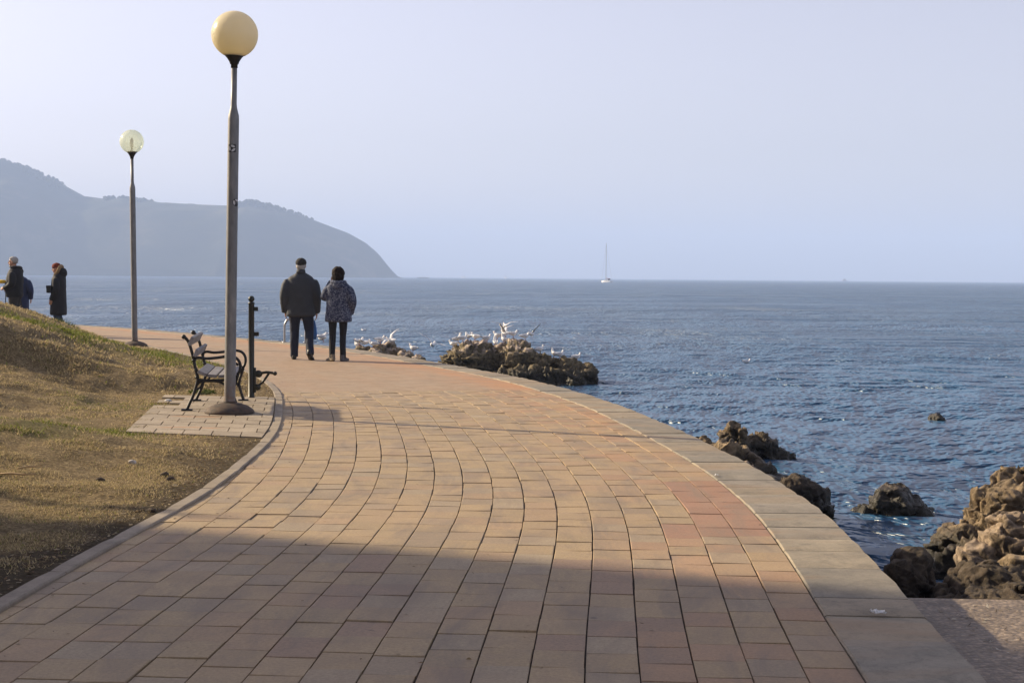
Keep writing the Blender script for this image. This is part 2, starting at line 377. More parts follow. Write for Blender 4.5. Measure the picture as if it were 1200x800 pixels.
M = dict(
    paving=m_paving(),
    joint=basic('joint_sand', (0.085, 0.066, 0.05), (0.05, 0.04, 0.03), 20, 0.95),
    concrete=m_concrete('promenade_concrete', (0.36, 0.27, 0.185), (0.29, 0.21, 0.14), uvstain=True),
    coping=m_concrete('coping_stone', (0.305, 0.26, 0.195), (0.205, 0.18, 0.142), stain=(0.30, 0.21, 0.13)),
    kerb=m_concrete('kerb_stone', (0.30, 0.25, 0.19), (0.22, 0.18, 0.135)),
    pad=m_concrete('pad_paving', (0.36, 0.295, 0.215), (0.28, 0.225, 0.16), rust=True),
    slab=m_concrete('landing_concrete', (0.29, 0.225, 0.165), (0.21, 0.165, 0.125), gravel=True),
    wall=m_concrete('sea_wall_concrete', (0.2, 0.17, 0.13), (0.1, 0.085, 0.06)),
    soil=m_soil(), blades=m_blades(), water=m_water(),
    rock=m_rock('shore_rock'), rock_dark=m_rock('dark_shore_rock', (0.07, 0.05, 0.034), (0.03, 0.022, 0.015), pale=(0.13, 0.1, 0.065)),
    rock_pale=m_rock('pale_shore_rock', (0.27, 0.20, 0.13), (0.11, 0.08, 0.055), pale=(0.43, 0.33, 0.24)),
    rock_gull=m_rock('gull_rock', (0.17, 0.135, 0.075), (0.07, 0.055, 0.033), guano=True, pale=(0.3, 0.23, 0.13)),
    iron=basic('black_cast_iron', (0.012, 0.012, 0.013), (0.022, 0.02, 0.019), 30, 0.45, 0.2, 0.3, 0.002),
    iron_post=basic('bronze_green_iron', (0.022, 0.026, 0.02), (0.04, 0.032, 0.024), 25, 0.5, 0.2, 0.3, 0.002),
    rust=basic('rusty_iron', (0.10, 0.062, 0.04), (0.055, 0.045, 0.038), 16, 0.8, 0.1, 0.6, 0.006),
    slat=basic('weathered_grey_wood', (0.25, 0.235, 0.24), (0.16, 0.15, 0.155), 14, 0.7, 0, 0.5, 0.003),
    galv=m_galv(), collar=basic('black_plastic', (0.012, 0.012, 0.013), None, 20, 0.4),
    globe=m_globe('amber_opal_globe', (0.97, 0.92, 0.76), 0.6), globe2=m_globe('clear_green_globe', (0.97, 0.97, 0.96), 0.45, 0.75),
    skin=basic('skin', (0.42, 0.23, 0.16), (0.36, 0.19, 0.13), 20, 0.55, 0, 0.1),
    eye=basic('eye_dark', (0.02, 0.015, 0.012), None, 20, 0.2),
    hair_white=basic('white_hair', (0.40, 0.385, 0.37), (0.24, 0.23, 0.22), 60, 0.7, 0, 0.6, 0.004),
    hair_dark=basic('dark_brown_hair', (0.009, 0.006, 0.005), (0.02, 0.011, 0.007), 50, 0.8, 0, 0.9, 0.012, 40, spec=0.15),
    jacket_olive=basic('charcoal_olive_cloth', (0.029, 0.033, 0.040), (0.041, 0.045, 0.053), 7, 0.75, 0, 0.35, 0.01, 14),
    jacket_black=basic('black_cloth', (0.007, 0.007, 0.009), (0.013, 0.012, 0.014), 7, 0.8, 0, 0.3, 0.01, 14),
    jacket_blue=basic('navy_blue_cloth', (0.014, 0.024, 0.07), (0.022, 0.036, 0.10), 7, 0.75, 0, 0.3, 0.01, 14),
    floral=m_floral(),
    navy=basic('navy_trousers', (0.011, 0.014, 0.03), (0.019, 0.024, 0.046), 7, 0.85, 0, 0.3, 0.008, 16),
    jeans=basic('dark_blue_jeans', (0.018, 0.028, 0.06), (0.03, 0.045, 0.09), 9, 0.85, 0, 0.3, 0.008, 16),
    black_jeans=basic('black_jeans', (0.006, 0.007, 0.010), (0.012, 0.012, 0.016), 9, 0.85, 0, 0.3, 0.008, 16),
    grey_trousers=basic('grey_trousers', (0.025, 0.023, 0.024), (0.04, 0.037, 0.036), 9, 0.85, 0, 0.3, 0.008, 16),
    shoe=basic('black_leather', (0.01, 0.009, 0.008), None, 20, 0.45), shoe_beige=basic('beige_suede', (0.22, 0.18, 0.13), (0.16, 0.13, 0.1), 20, 0.8),
    shoe_grey=basic('grey_suede', (0.12, 0.11, 0.11), None, 20, 0.8),
    cap=basic('charcoal_wool', (0.018, 0.018, 0.018), (0.028, 0.026, 0.025), 30, 0.9),
    beanie=basic('rust_red_wool', (0.20, 0.035, 0.014), (0.13, 0.024, 0.010), 40, 0.95, 0, 0.8, 0.006, 90),
    fur=basic('tan_fur', (0.36, 0.25, 0.13), (0.2, 0.13, 0.07), 60, 0.95, 0, 1.0, 0.02, 70),
    bag_blue=basic('light_blue_plastic', (0.06, 0.22, 0.62), (0.05, 0.17, 0.5), 9, 0.4), bag_black=basic('black_nylon', (0.009, 0.009, 0.010), None, 20, 0.6),
    yellow=basic('bright_yellow_cloth', (0.75, 0.52, 0.02), (0.65, 0.42, 0.02), 12, 0.6),
    steel=basic('stainless_steel', (0.42, 0.42, 0.42), (0.3, 0.3, 0.31), 20, 0.35, 0.8, 0.1),
    gull=basic('white_plumage', (0.9, 0.89, 0.86), (0.84, 0.82, 0.8), 30, 0.8), gull_grey=basic('pale_grey_plumage', (0.74, 0.74, 0.75), (0.6, 0.6, 0.62), 30, 0.8),
    gull_tip=basic('black_feather', (0.02, 0.02, 0.022), None, 20, 0.7), beak=basic('red_beak', (0.28, 0.06, 0.02), None, 20, 0.5),
    boat_white=basic('white_gelcoat', (0.8, 0.79, 0.76), (0.72, 0.71, 0.69), 0.8, 0.3), boat_dark=basic('dark_hull_paint', (0.03, 0.035, 0.05), None, 1, 0.5),
    boat_red=basic('red_canvas', (0.4, 0.06, 0.04), None, 2, 0.8), boat_glass=basic('dark_window', (0.015, 0.018, 0.025), None, 1, 0.15), mast=basic('grey_mast', (0.3, 0.3, 0.32), None, 1, 0.5),
    paper=basic('white_paper', (0.75, 0.74, 0.72), None, 30, 0.8), twig=basic('pale_wood', (0.42, 0.3, 0.16), (0.3, 0.2, 0.1), 20, 0.9),
    pebble=basic('pale_stone', (0.5, 0.46, 0.42), (0.36, 0.32, 0.28), 9, 0.9),
    hill=None, plaster=basic('cream_plaster', (0.6, 0.53, 0.42), (0.5, 0.44, 0.36), 0.6, 0.9), shutter=basic('green_shutter', (0.05, 0.1, 0.07), None, 3, 0.7),
    roof=basic('roof_tile', (0.32, 0.13, 0.07), (0.22, 0.09, 0.05), 2.5, 0.9), glass=basic('window_glass', (0.03, 0.04, 0.05), None, 1, 0.1),
    sticker_dark=basic('black_sticker', (0.012, 0.012, 0.014), None, 20, 0.5), sticker_white=basic('white_sticker', (0.6, 0.6, 0.6), (0.4, 0.4, 0.42), 60, 0.6),
    bark=basic('bark', (0.09, 0.065, 0.045), None, 12, 0.9, 0, 0.8, 0.02), leaf=basic('cypress_leaf', (0.035, 0.06, 0.02), (0.06, 0.085, 0.03), 6, 0.8),
)
def m_hill():
    b = NB('wooded_hillside'); g = b.n('ShaderNodeNewGeometry'); po = g.outputs['Position']
    n = b.noise(po, 0.012, 6, 0.6); f = b.noise(po, 0.09, 5, 0.7)
    c = b.ramp(n, [(0.38, (0.03, 0.04, 0.024)), (0.54, (0.06, 0.062, 0.038)), (0.66, (0.14, 0.125, 0.075))])
    c = b.mix(b.ramp(f, [(0.4, 0.5), (0.6, 0.0)]), c, (0.035, 0.04, 0.024))
    b.set(Base_Color=c, Roughness=0.95, Specular_IOR_Level=0.1); return b.m
M['hill'] = m_hill()

# ================================================================== SETTING
class Curve2:
    """smooth ground curve, arc length s, offset t to the left"""
    def __init__(c, pts):
        P = np.array([tuple(v)[:2] for v in smooth_path([(x, y, 0) for x, y in pts], 24)])
        d = np.r_[0, np.cumsum(np.hypot(*np.diff(P, axis=0).T))]
        s = np.arange(0, d[-1], 0.1); X = np.interp(s, d, P[:, 0]); Y = np.interp(s, d, P[:, 1])
        for _ in range(120):
            X[1:-1] = 0.5 * X[1:-1] + 0.25 * (X[:-2] + X[2:]); Y[1:-1] = 0.5 * Y[1:-1] + 0.25 * (Y[:-2] + Y[2:])
        c.s = np.r_[0, np.cumsum(np.hypot(np.diff(X), np.diff(Y)))]; c.X, c.Y = X, Y
        tx, ty = np.gradient(X, c.s), np.gradient(Y, c.s); n = np.hypot(tx, ty); c.TX, c.TY = tx / n, ty / n
        c.L = c.s[-1]
    def __call__(c, s, t=0.0):
        x = np.interp(s, c.s, c.X); y = np.interp(s, c.s, c.Y); tx = np.interp(s, c.s, c.TX); ty = np.interp(s, c.s, c.TY)
        return x - ty * t, y + tx * t
    def x_at(c, y): return np.interp(y, c.Y, c.X)
    def s_at(c, y): return np.interp(y, c.Y, c.s)
EDGE = Curve2([(1.0, -14), (1.3, -6), (1.55, 0.5), (1.79, 5.74), (1.94, 7.95), (2.03, 10.07), (1.94, 12.46), (1.68, 15.05), (1.40, 17.3), (1.03, 19.4),
               (0.27, 22.5), (-1.1, 26.3), (-3.2, 31.4), (-5.1, 34.6), (-9.7, 41.4), (-12.6, 44.8), (-19, 51), (-28, 58)])
KERB = Curve2([(-2.3, -14), (-2.35, -6), (-2.35, 0.5), (-2.29, 5.5), (-2.2, 8.0), (-2.06, 10.3), (-2.08, 11.76), (-2.15, 13.75), (-2.32, 15.5), (-2.57, 17.2),
               (-2.82, 18.9), (-3.26, 21.0), (-4.2, 24.2), (-6.0, 28.5), (-7.35, 31.5), (-8.7, 34.3), (-11.0, 37.8), (-14.4, 41.6), (-21, 47.8), (-30, 54.5)])
COP_W = 0.45
S_TILE_END = EDGE.s_at(20.6)

# --- terrain height left of the kerb
AY = np.array([-40, 0, 7, 10, 14, 18, 22, 25, 28, 31, 34, 36.5, 40, 60]); AH = np.array([.5, .4, .28, .30, .44, .76, 1.0, 1.13, 1.10, .9, .5, .22, .16, .16])
def terrain_h(y, d):
    y = np.atleast_1d(np.asarray(y, float)); d = np.atleast_1d(np.asarray(d, float))
    A = np.interp(y, AY, AH)
    d0 = 0.12 + 1.5 * sstep(12.8, 14.2, y) * (1 - sstep(18.6, 20.0, y))
    d0 = d0 + 0.25 * sstep(20.5, 24.0, y) * (1 - sstep(34.0, 36.0, y))
    w = np.interp(y, [0, 10, 14, 19, 25, 40], [4.5, 4.5, 3.8, 4.4, 4.5, 3.6])
    h = A * sstep(d0, d0 + w, d) + 0.035 * np.clip(d - 5, 0, 12)
    x = KERB.x_at(y) - d
    fade = sstep(d0, d0 + 0.8, d)
    n = fbm(p3(x * 0.55, y * 0.55, 1.3), 4, 5) * 0.17 + fbm(p3(x * 2.2, y * 2.2, 4.0), 3, 9) * 0.045
    return 0.014 + h + n * fade * np.interp(y, [0, 12, 20, 34, 38], [.5, .6, 1, .6, .25]) + 0.008 * fbm(p3(x * 9, y * 9, 0.5), 2, 31)
def t_h(yd): return terrain_h(*yd).item()
def green_at(x, y):
    return sstep(0.02, 0.4, fbm(p3(x * 0.5 + 3, y * 0.35, 7.0), 4, 21) + np.interp(y, [6, 9, 14, 19, 23, 27, 34], [-.02, -.06, -.3, -.1, .16, .14, .05]))
ys = np.r_[np.linspace(-40, 5, 46)[:-1], np.linspace(5, 40, 420)[:-1], np.linspace(40, 53, 40)]
ds = np.r_[np.linspace(0.085, 7.0, 190)[:-1], np.geomspace(7.0, 60, 40)]
YY, DD = np.meshgrid(ys, ds, indexing='ij'); Yf, Df = YY.ravel(), DD.ravel()
Xf = KERB.x_at(Yf) - Df; Zf = terrain_h(Yf, Df)
Zf[Df < 0.1] = 0.012
tg = green_at(Xf, Yf)
soil_edge = (1 - sstep(0.15, 0.75, Df + 0.35 * fbm(p3(Xf * 2, Yf * 2, 2.), 3, 77))) * np.interp(Yf, [8, 13.5, 14.5, 60], [1, .8, 0.2, .2])
tc = np.stack([soil_edge, tg, np.zeros_like(tg), np.ones_like(tg)], -1)
tag(mesh_np('ground', p3(Xf, Yf, Zf), grid_faces(len(ys), len(ds)), M['soil'], smooth=True, col=tc), kind='structure')

# --- grass blades (nobody could count them)
def make_blades():
    parts = []
    for n, y0, y1, dmax, hh, ww in ((150000, 6.2, 12.5, 2.6, (0.007, 0.024), 0.0032), (110000, 12, 20, 5.0, (0.010, 0.030), 0.005), (110000, 19, 36, 6.5, (0.015, 0.048), 0.009)):
        y = RNG.uniform(y0, y1, n); d = 0.12 + (dmax - 0.12) * RNG.random(n) ** 0.9
        x = KERB.x_at(y) - d
        keep = (x > -0.36 * y - 0.8) & ~((y > 14.0 + .28 * np.clip(-2.2 - x, 0, 1.4)) & (y < 18.75) & (x > -3.58 - .143 * (y - 14.35) + .12 * np.sin(y * 9)))
        cl = fbm(p3(x * 3.2, y * 3.2, 0.2), 3, 41); keep &= RNG.random(n) < np.clip(0.42 + cl * 2.1, 0.04, 1)
        edge = 1 - sstep(0.1, 0.7, d); keep &= RNG.random(n) > edge * 0.75
        parts.append((y[keep], d[keep], x[keep], hh, ww))
    V, C = [], []
    for y, d, x, hh, ww in parts:
        n = len(y); z = terrain_h(y, d) - 0.004; h = RNG.uniform(hh[0], hh[1], n) * (1 + 0.5 * green_at(x, y)); a = RNG.uniform(0, 2 * np.pi, n); w = ww * RNG.uniform(.6, 1.5, n)
        lean = RNG.uniform(0.2, 1.3, n) * h; b = RNG.uniform(0, 2 * np.pi, n)
        p0 = np.stack([x - np.cos(a) * w, y - np.sin(a) * w, z], -1); p1 = np.stack([x + np.cos(a) * w, y + np.sin(a) * w, z], -1)
        p2 = np.stack([x + np.cos(b) * lean, y + np.sin(b) * lean, z + h], -1)
        V.append(np.stack([p0, p1, p2], 1).reshape(-1, 3))
        g = green_at(x, y) * 0.85; g = (RNG.random(n) < g + 0.06)[:, None]
        straw = np.array([0.49, 0.385, 0.21]) * RNG.uniform(.4, 1.25, (n, 1)); green = np.array([0.17, 0.19, 0.035]) * RNG.uniform(.5, 1.5, (n, 1))
        c = np.where(g, green, straw); c = np.c_[c, np.ones(n)]; C.append(np.repeat(c, 3, 0))
    V = np.concatenate(V); C = np.concatenate(C)
    tag(mesh_np('grass', V, np.arange(len(V)).reshape(-1, 3), M['blades'], col=C), 'short dry straw and green grass on the bank', 'grass', kind='stuff')
make_blades()

# --- promenade: joint bed, pavers, concrete beyond
def strip(curve, s0, s1, ds_, ts, z):
    s = np.arange(s0, s1 + ds_ * .5, ds_); SS, TT = np.meshgrid(s, ts, indexing='ij'); x, y = curve(SS.ravel(), TT.ravel())
    return p3(x, y, z), grid_faces(len(s), len(ts)), SS.ravel(), TT.ravel()
def kerb_t(s):                        # promenade width from the edge to the kerb, along the edge's normal
    ks = np.arange(0, KERB.L, 0.25); kx, ky = KERB(ks); out = []
    for si in np.atleast_1d(s):
        x0, y0 = EDGE(si); x1, y1 = EDGE(si, 1.0); nx, ny = x1 - x0, y1 - y0
        cr = (kx - x0) * ny - (ky - y0) * nx; tt = (kx - x0) * nx + (ky - y0) * ny
        i = np.where((np.sign(cr[:-1]) != np.sign(cr[1:])) & (tt[:-1] > 1))[0]
        if len(i) == 0: out.append(out[-1] if out else 3.9); continue
        j = i[np.argmin(tt[i])]; f = cr[j] / (cr[j] - cr[j + 1]); out.append(tt[j] + f * (tt[j + 1] - tt[j]))
    return np.array(out)
sW = np.arange(0, EDGE.L - 3, 0.5); WID = kerb_t(sW); WID = np.convolve(np.pad(WID, 3, mode='edge'), np.ones(7) / 7, 'valid')
def width(s): return np.interp(s, sW, WID)
s_ = np.arange(0, S_TILE_END + .5, 0.25); fr = np.linspace(0, 1, 12); SS, FF = np.meshgrid(s_, fr, indexing='ij')
TT = 0.2 + FF * (width(SS) + 0.05 - 0.2); x, y = EDGE(SS.ravel(), TT.ravel())
tag(mesh_np('promenade_bed', p3(x, y, -0.013), grid_faces(len(s_), 12), M['joint']), kind='structure')
s_ = np.arange(S_TILE_END, EDGE.L - 3, 0.25); fr = np.linspace(0, 1, 30); SS, FF = np.meshgrid(s_, fr, indexing='ij')
TT = COP_W + FF * (width(SS) + 0.03 - COP_W); x, y = EDGE(SS.ravel(), TT.ravel()); f = grid_faces(len(s_), 30)
z = -0.002 + 0.004 * fbm(p3(x * .8, y * .8), 3, 3)
tag(mesh_np('promenade_concrete', p3(x, y, z), f, M['concrete'], smooth=True, uv=np.stack([SS.ravel(), TT.ravel()], -1)[f.ravel()], col=np.ones((len(x), 4))), kind='structure')

def pavers():
    V, F, UV, C = [], [], [], []; nv = 0; cw = 0.2105
    for k in range(22):
        t0 = COP_W + 0.004 + k * cw; s = 6.0 + random.random() * .28; base_l = random.choice([.27, .28, .29])
        colv = random.uniform(-.02, .02)
        while s < S_TILE_END:
            ln = base_l * random.choice([1, 1, 1, 1, 1, .97, 1.03, 1.2]) * random.uniform(.97, 1.03)
            s1 = min(s + ln, S_TILE_END + .01)
            sm, tm = (s + s1) / 2, t0 + cw / 2
            if tm < width(sm) + 0.11 and s1 - s > .03:
                g = 0.0027 + random.uniform(0, .0017); ge = random.choice([.0026, .003, .0034, .0042]); e = 0.0035; dz = random.gauss(0, .0014)
                tl = random.uniform(-.002, .002); js, jt = random.gauss(0, .0003), random.gauss(0, .0005)
                so = [s + ge, s1 - ge, s1 - ge, s + ge]; to = [t0 + g, t0 + g, t0 + cw - g, t0 + cw - g]
                si = [s + ge + e, s1 - ge - e, s1 - ge - e, s + ge + e]; ti = [t0 + g + e, t0 + g + e, t0 + cw - g - e, t0 + cw - g - e]
                sa = np.array(si + so + so) + js; ta = np.array(ti + to + to) + jt + np.where(np.arange(12) % 4 < 2, 1, -1) * random.gauss(0, .0004); x, y = EDGE(sa, ta)
                z = np.array([dz + tl, dz + tl, dz - tl, dz - tl] + [dz - .001] * 4 + [-.02] * 4)
                V.append(p3(x, y, z)); q = np.array([[0, 1, 2, 3]] + [[a, (a + 1) % 4, (a + 1) % 4 + 4, a + 4] for a in range(4)] + [[a + 4, (a + 1) % 4 + 4, (a + 1) % 4 + 8, a + 8] for a in range(4)])
                F.append(q + nv); nv += 12
                px, py = x[:4].mean(), y[:4].mean()
                b = 1 + random.gauss(0, .04) + colv; r = random.random()
                base = np.array([.395, .291, .164])
                if r < .16: base = np.array([.385, .270, .158])
                elif r < .3: base = np.array([.37, .292, .19])
                elif r < .36: base = np.array([.335, .258, .168])
                if k < 4 and random.random() < .3: base = np.array([.39, .25, .148])
                if k < 2 and 8.9 < py < 11.4 or k == 2 and 8.9 < py < 9.7 and random.random() < .8: base = np.array([.345, .195, .125])
                if k in (3, 4, 5, 9, 10) and py < 8.2 and random.random() < .3: base = np.array([.335, .228, .148])
                C.append(np.tile(np.r_[base * b, 1], (12, 1))); uvv = np.stack([sa, ta], -1); UV.append(uvv[q.ravel()])
            s = s1
    tag(mesh_np('paving', np.concatenate(V), np.concatenate(F), M['paving'], uv=np.concatenate(UV), col=np.concatenate(C)), kind='structure')
pavers()

# --- kerb stones on the grass side
def blocks(curve, s0, s1, ta, tb, lens, gap, ztop, zbot, jit, bev, cols, nsub=3, wob=0.0):
    V, F, C = [], [], []; nv = 0; s = s0
    while s < s1:
        ln = random.choice(lens) * random.uniform(.92, 1.08); e = min(s + ln, s1)
        dz = random.uniform(-jit, jit); c = random.choice(cols); c = np.array(c) * random.uniform(.93, 1.07)
        ge = gap * random.choice([.5, 1, 1, 1.6])
        ss = np.linspace(s + ge / 2, e - ge / 2, nsub + 1)
        prof = [(ta, zbot), (ta, ztop - bev), (ta + bev, ztop), (tb - bev, ztop), (tb, ztop - bev), (tb, zbot)]
        rings = []
        for i, sv in enumerate(ss):
            ends = i in (0, nsub)
            tt = np.array([p[0] for p in prof]); zz = np.array([p[1] + dz - (bev * .8 if ends and 0 < j < 5 else 0) for j, p in enumerate(prof)])
            wv = random.uniform(-wob, wob); tt = tt + np.array([wv, wv, wv, 0, 0, 0]); x, y = curve(np.full(6, sv), tt); rings.append(p3(x, y, zz))
            if i in (0,) or i == nsub - 1:
                pass
        R_ = np.concatenate(rings); n = 6
        q = [[i * n + j, i * n + j + 1, (i + 1) * n + j + 1, (i + 1) * n + j] for i in range(nsub) for j in range(n - 1)]
        q += [[0, 1, 4, 5], [1, 2, 3, 4], [nsub * n, nsub * n + 5, nsub * n + 4, nsub * n + 1], [nsub * n + 1, nsub * n + 4, nsub * n + 3, nsub * n + 2]]
        V.append(R_); F.append(np.array(q) + nv); nv += len(R_); C.append(np.tile(np.r_[c, 1], (len(R_), 1))); s = e
    return np.concatenate(V), np.concatenate(F), np.concatenate(C)
V, F, C = blocks(KERB, 2, KERB.L - 2, 0.0, 0.095, [1.0], .008, .019, -.1, .002, .008, [(1, 1, 1), (1.1, 1.08, 1.02), (.9, .9, .92)], 6)
tag(mesh_np('kerb', V, F, M['kerb'], col=C), kind='structure')

# --- sea wall with its coping
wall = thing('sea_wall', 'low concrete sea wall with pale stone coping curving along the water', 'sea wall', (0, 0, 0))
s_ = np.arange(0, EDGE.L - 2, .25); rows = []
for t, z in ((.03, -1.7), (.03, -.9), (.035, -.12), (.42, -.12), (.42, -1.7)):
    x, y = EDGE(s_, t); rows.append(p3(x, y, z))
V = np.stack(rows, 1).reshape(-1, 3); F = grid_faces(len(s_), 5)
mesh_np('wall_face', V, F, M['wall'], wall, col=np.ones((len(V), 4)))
V, F, C = blocks(EDGE, 4, EDGE.L - 3, 0.0, COP_W, [.40, .45, .5, .75], .011, .008, -.14, .004, .008,
                 [(1, 1, 1), (1.1, 1.08, 1.03), (.9, .92, .95), (1.05, 1.0, .93), (.97, .98, 1.02)], 4, .006)
mesh_np('coping', V, F, M['coping'], wall, col=C)

# --- paved pad under the bench
def pad():
    V, F, C = [], [], []; nv = 0
    quad = [Vector((-3.62, 14.35, 0)), Vector((-2.2, 13.95, 0)), Vector((-2.8, 18.55, 0)), Vector((-4.25, 18.75, 0))]
    def P(u, v): return (quad[0].lerp(quad[1], u)).lerp(quad[3].lerp(quad[2], u), v)
    nu, nvv = 5, 12
    for j in range(nvv):
        off = (j % 2) * .5
        for i in range(-1, nu):
            u0, u1 = (i + off) / nu, (i + 1 + off) / nu; u0, u1 = max(u0, 0), min(u1, 1)
            if u1 - u0 < .03: continue
            if i + off < .6 and random.random() < (.3 if 2 < j < nvv - 1 else .1): continue
            g, h = .005 / 1.4, .004 / 4.6; a, b = j / nvv + h, (j + 1) / nvv - h; z = .028 + random.uniform(-.003, .003)
            c4 = [P(u0 + g, a), P(u1 - g, a), P(u1 - g, b), P(u0 + g, b)]
            kx = [KERB.x_at(p.y) - 0.10 for p in c4]
            if c4[0].x > kx[0]: continue
            for p, k_ in zip(c4, kx): p.x = min(p.x, k_)
            V += [(p.x, p.y, z) for p in c4] + [(p.x, p.y, -.03) for p in c4]
            F += [[nv, nv + 1, nv + 2, nv + 3]] + [[nv + q, nv + 4 + q, nv + 4 + (q + 1) % 4, nv + (q + 1) % 4] for q in range(4)]
            t = random.uniform(.88, 1.1); col = np.array([1, 1, 1]) * t
            C += [np.r_[col, 1]] * 8; nv += 8
    tag(mesh_np('paved_pad', V, F, M['pad'], col=C), kind='structure')
    # rust stains that run out from old fixings: thin sheets 4 mm above the stones
pad()

# --- landing slab below the wall
bm = bmesh.new()
sl = [EDGE.s_at(v) for v in np.linspace(-3, 8.2, 20)]
inner = [EDGE(s, -.0) for s in sl]; inner = [(float(a) - .02, float(b)) for a, b in inner]
pts = inner + [(5.2, 8.0), (9, 7.9), (9, -3)]
top = [bm.verts.new((a, b, -.20)) for a, b in pts]; bot = [bm.verts.new((a, b, -1.6)) for a, b in pts]
bm.faces.new(top); bm.faces.new(bot[::-1])
for i in range(len(pts)): bm.faces.new((top[i], bot[i], bot[(i + 1) % len(pts)], top[(i + 1) % len(pts)]))
bmesh.ops.triangulate(bm, faces=[f for f in bm.faces if len(f.verts) > 4])
o = obj('landing_slab', bm, M['slab']); a = o.data.color_attributes.new('tint', 'FLOAT_COLOR', 'POINT'); a.data.foreach_set('color', np.ones(len(o.data.vertices) * 4, np.float32)); tag(o, kind='structure')

# --- sea
def sea():
    ang = R(1) * np.r_[np.linspace(-95, -24, 40)[:-1], np.linspace(-24, 27, 460)[:-1], np.linspace(27, 110, 50)]
    rr = np.r_[0.5, 3, np.geomspace(6, 260, 640)[:-1], np.geomspace(260, 6500, 80)]
    RR, AA = np.meshgrid(rr, ang, indexing='ij'); x = (RR * np.sin(AA)).ravel(); y = (RR * np.cos(AA)).ravel(); r = RR.ravel()
    z = np.zeros_like(x); rg = np.random.default_rng(3)
    for k in range(46):
        lam = 0.16 * (18 ** rg.random()); th = R(200) + rg.normal(0, .75); kx, ky = math.sin(th) * 2 * np.pi / lam, math.cos(th) * 2 * np.pi / lam
        res = r * 0.0062 * 2.6
        amp = 0.0025 * lam ** 0.75 * np.clip((lam - res) / (res + 1e-6), 0, 1)
        ph = kx * x + ky * y + rg.random() * 6.28 + 1.1 * np.sin(0.23 * x + 0.31 * y + k)
        z += amp * (np.sin(ph) + 0.25 * np.sin(2 * ph + 1.5))
    z *= 1 + 0.5 * fbm(p3(x * .12, y * .2), 2, 8)
    z[r > 255] = 0
    tag(mesh_np('sea', p3(x, y, WATER_Z + z), grid_faces(len(rr), len(ang)), M['water'], smooth=True), kind='structure')
sea()

# --- headland
def headland():
    D = 2200.0
    prof = [(-900, 60), (-500, 110), (-250, 150), (-120, 168), (0, 188), (40, 199), (80, 217), (105, 230), (130, 233), (160, 233), (195, 237), (240, 239), (270, 240), (285, 239), (300, 236), (320, 240),
            (350, 249), (380, 259), (410, 270), (430, 281), (445, 294), (456, 308), (466, 319), (474, 322), (480, 323)]
    px = np.array([p[0] for p in prof], float); hh = (322.2 - np.array([p[1] for p in prof], float)) / 1800 * D; X = (px - 600) / 1800 * D
    nx, ny = 520, 90
    xs = np.linspace(-2600, -140, nx); vs = np.linspace(-1, 1, ny)
    XX, VV = np.meshgrid(xs, vs, indexing='ij'); h0 = np.interp(XX, X, np.maximum(hh, 0))
    half = 60 + h0 * 1.9
    YY = D + 40 * np.sin(XX / 260) + VV * half
    sh = np.where(np.abs(VV) < .97, (1 - np.abs(VV) ** 1.5) * 1.0, 0)
    Z = h0 * sh
    f = fbm(p3(XX.ravel() / 90, YY.ravel() / 90), 4, 51).reshape(XX.shape); g = fbm(p3(XX.ravel() / 11, YY.ravel() / 11), 2, 61).reshape(XX.shape)
    Z = Z * (1 + .10 * f * (np.abs(VV) > .1)) + np.clip(g, 0, 1) * 1.2 * (f > -.1) * sh
    Z[sh <= 0] = -3
    tag(mesh_np('headland_hill', np.stack([XX, YY, WATER_Z + Z - 1.0], -1).reshape(-1, 3), grid_faces(nx, ny), M['hill'], smooth=True), kind='structure')
    # tree crowns along the crest: one wood
    ico = bmesh.new(); bmesh.ops.create_icosphere(ico, subdivisions=1, radius=1.0); iv = np.array([v.co[:] for v in ico.verts]); fi = np.array([[v.index for v in f.verts] for f in ico.faces]); ico.free()
    V, F = [], []; nv = 0; rg = np.random.default_rng(5)
    spots = []
    for _ in range(2600):
        x = rg.uniform(-2300, -190); v = rg.uniform(-.12, .12)
        p = x / D * 1800 + 600; cl = vnoise(np.array([[x / 60, v * 3, 2.]]), 4)[0]
        bare = 205 < p < 282 and abs(v) < .15
        if bare or cl < -.1: continue
        spots.append((x, v, rg.uniform(1.6, 3.2) * (1.3 if 288 < p < 305 else 1)))
    for x, v, r in spots:
        h0 = float(np.interp(x, X, np.maximum(hh, 0))); y = D + 40 * math.sin(x / 260) + v * (60 + h0 * 1.9); z = h0 * (1 - abs(v) ** 1.5) + WATER_Z - 1
        if h0 < 12: continue
        vv = iv * np.array([r, r, r * rg.uniform(.8, 1.3)]) * (1 + .35 * rg.random((len(iv), 1))) + np.array([x, y, z + r * .5]); V.append(vv); F.append(fi + nv); nv += len(iv)
    tag(mesh_np('headland_wood', np.concatenate(V), np.concatenate(F), M['hill']), 'hazy woodland covering the far headland', 'woodland', kind='stuff')
headland()

# --- haze: the air between here and the headland
bm = bmesh.new(); box(bm, (600, 3300, 95), (9000, 7200, 200))
hz = NB('haze_air'); hz.t.nodes.remove(hz.b); pv = hz.n('ShaderNodeVolumePrincipled'); pv.inputs['Color'].default_value = (0.545, 0.695, 1.0, 1); pv.inputs['Density'].default_value = 0.00041
pv.inputs['Anisotropy'].default_value = 0.0; hz.l(pv.outputs[0], hz.out.inputs['Volume'])
o = obj('haze', bm, hz.m); tag(o, 'pale blue sea haze', 'haze', kind='stuff')

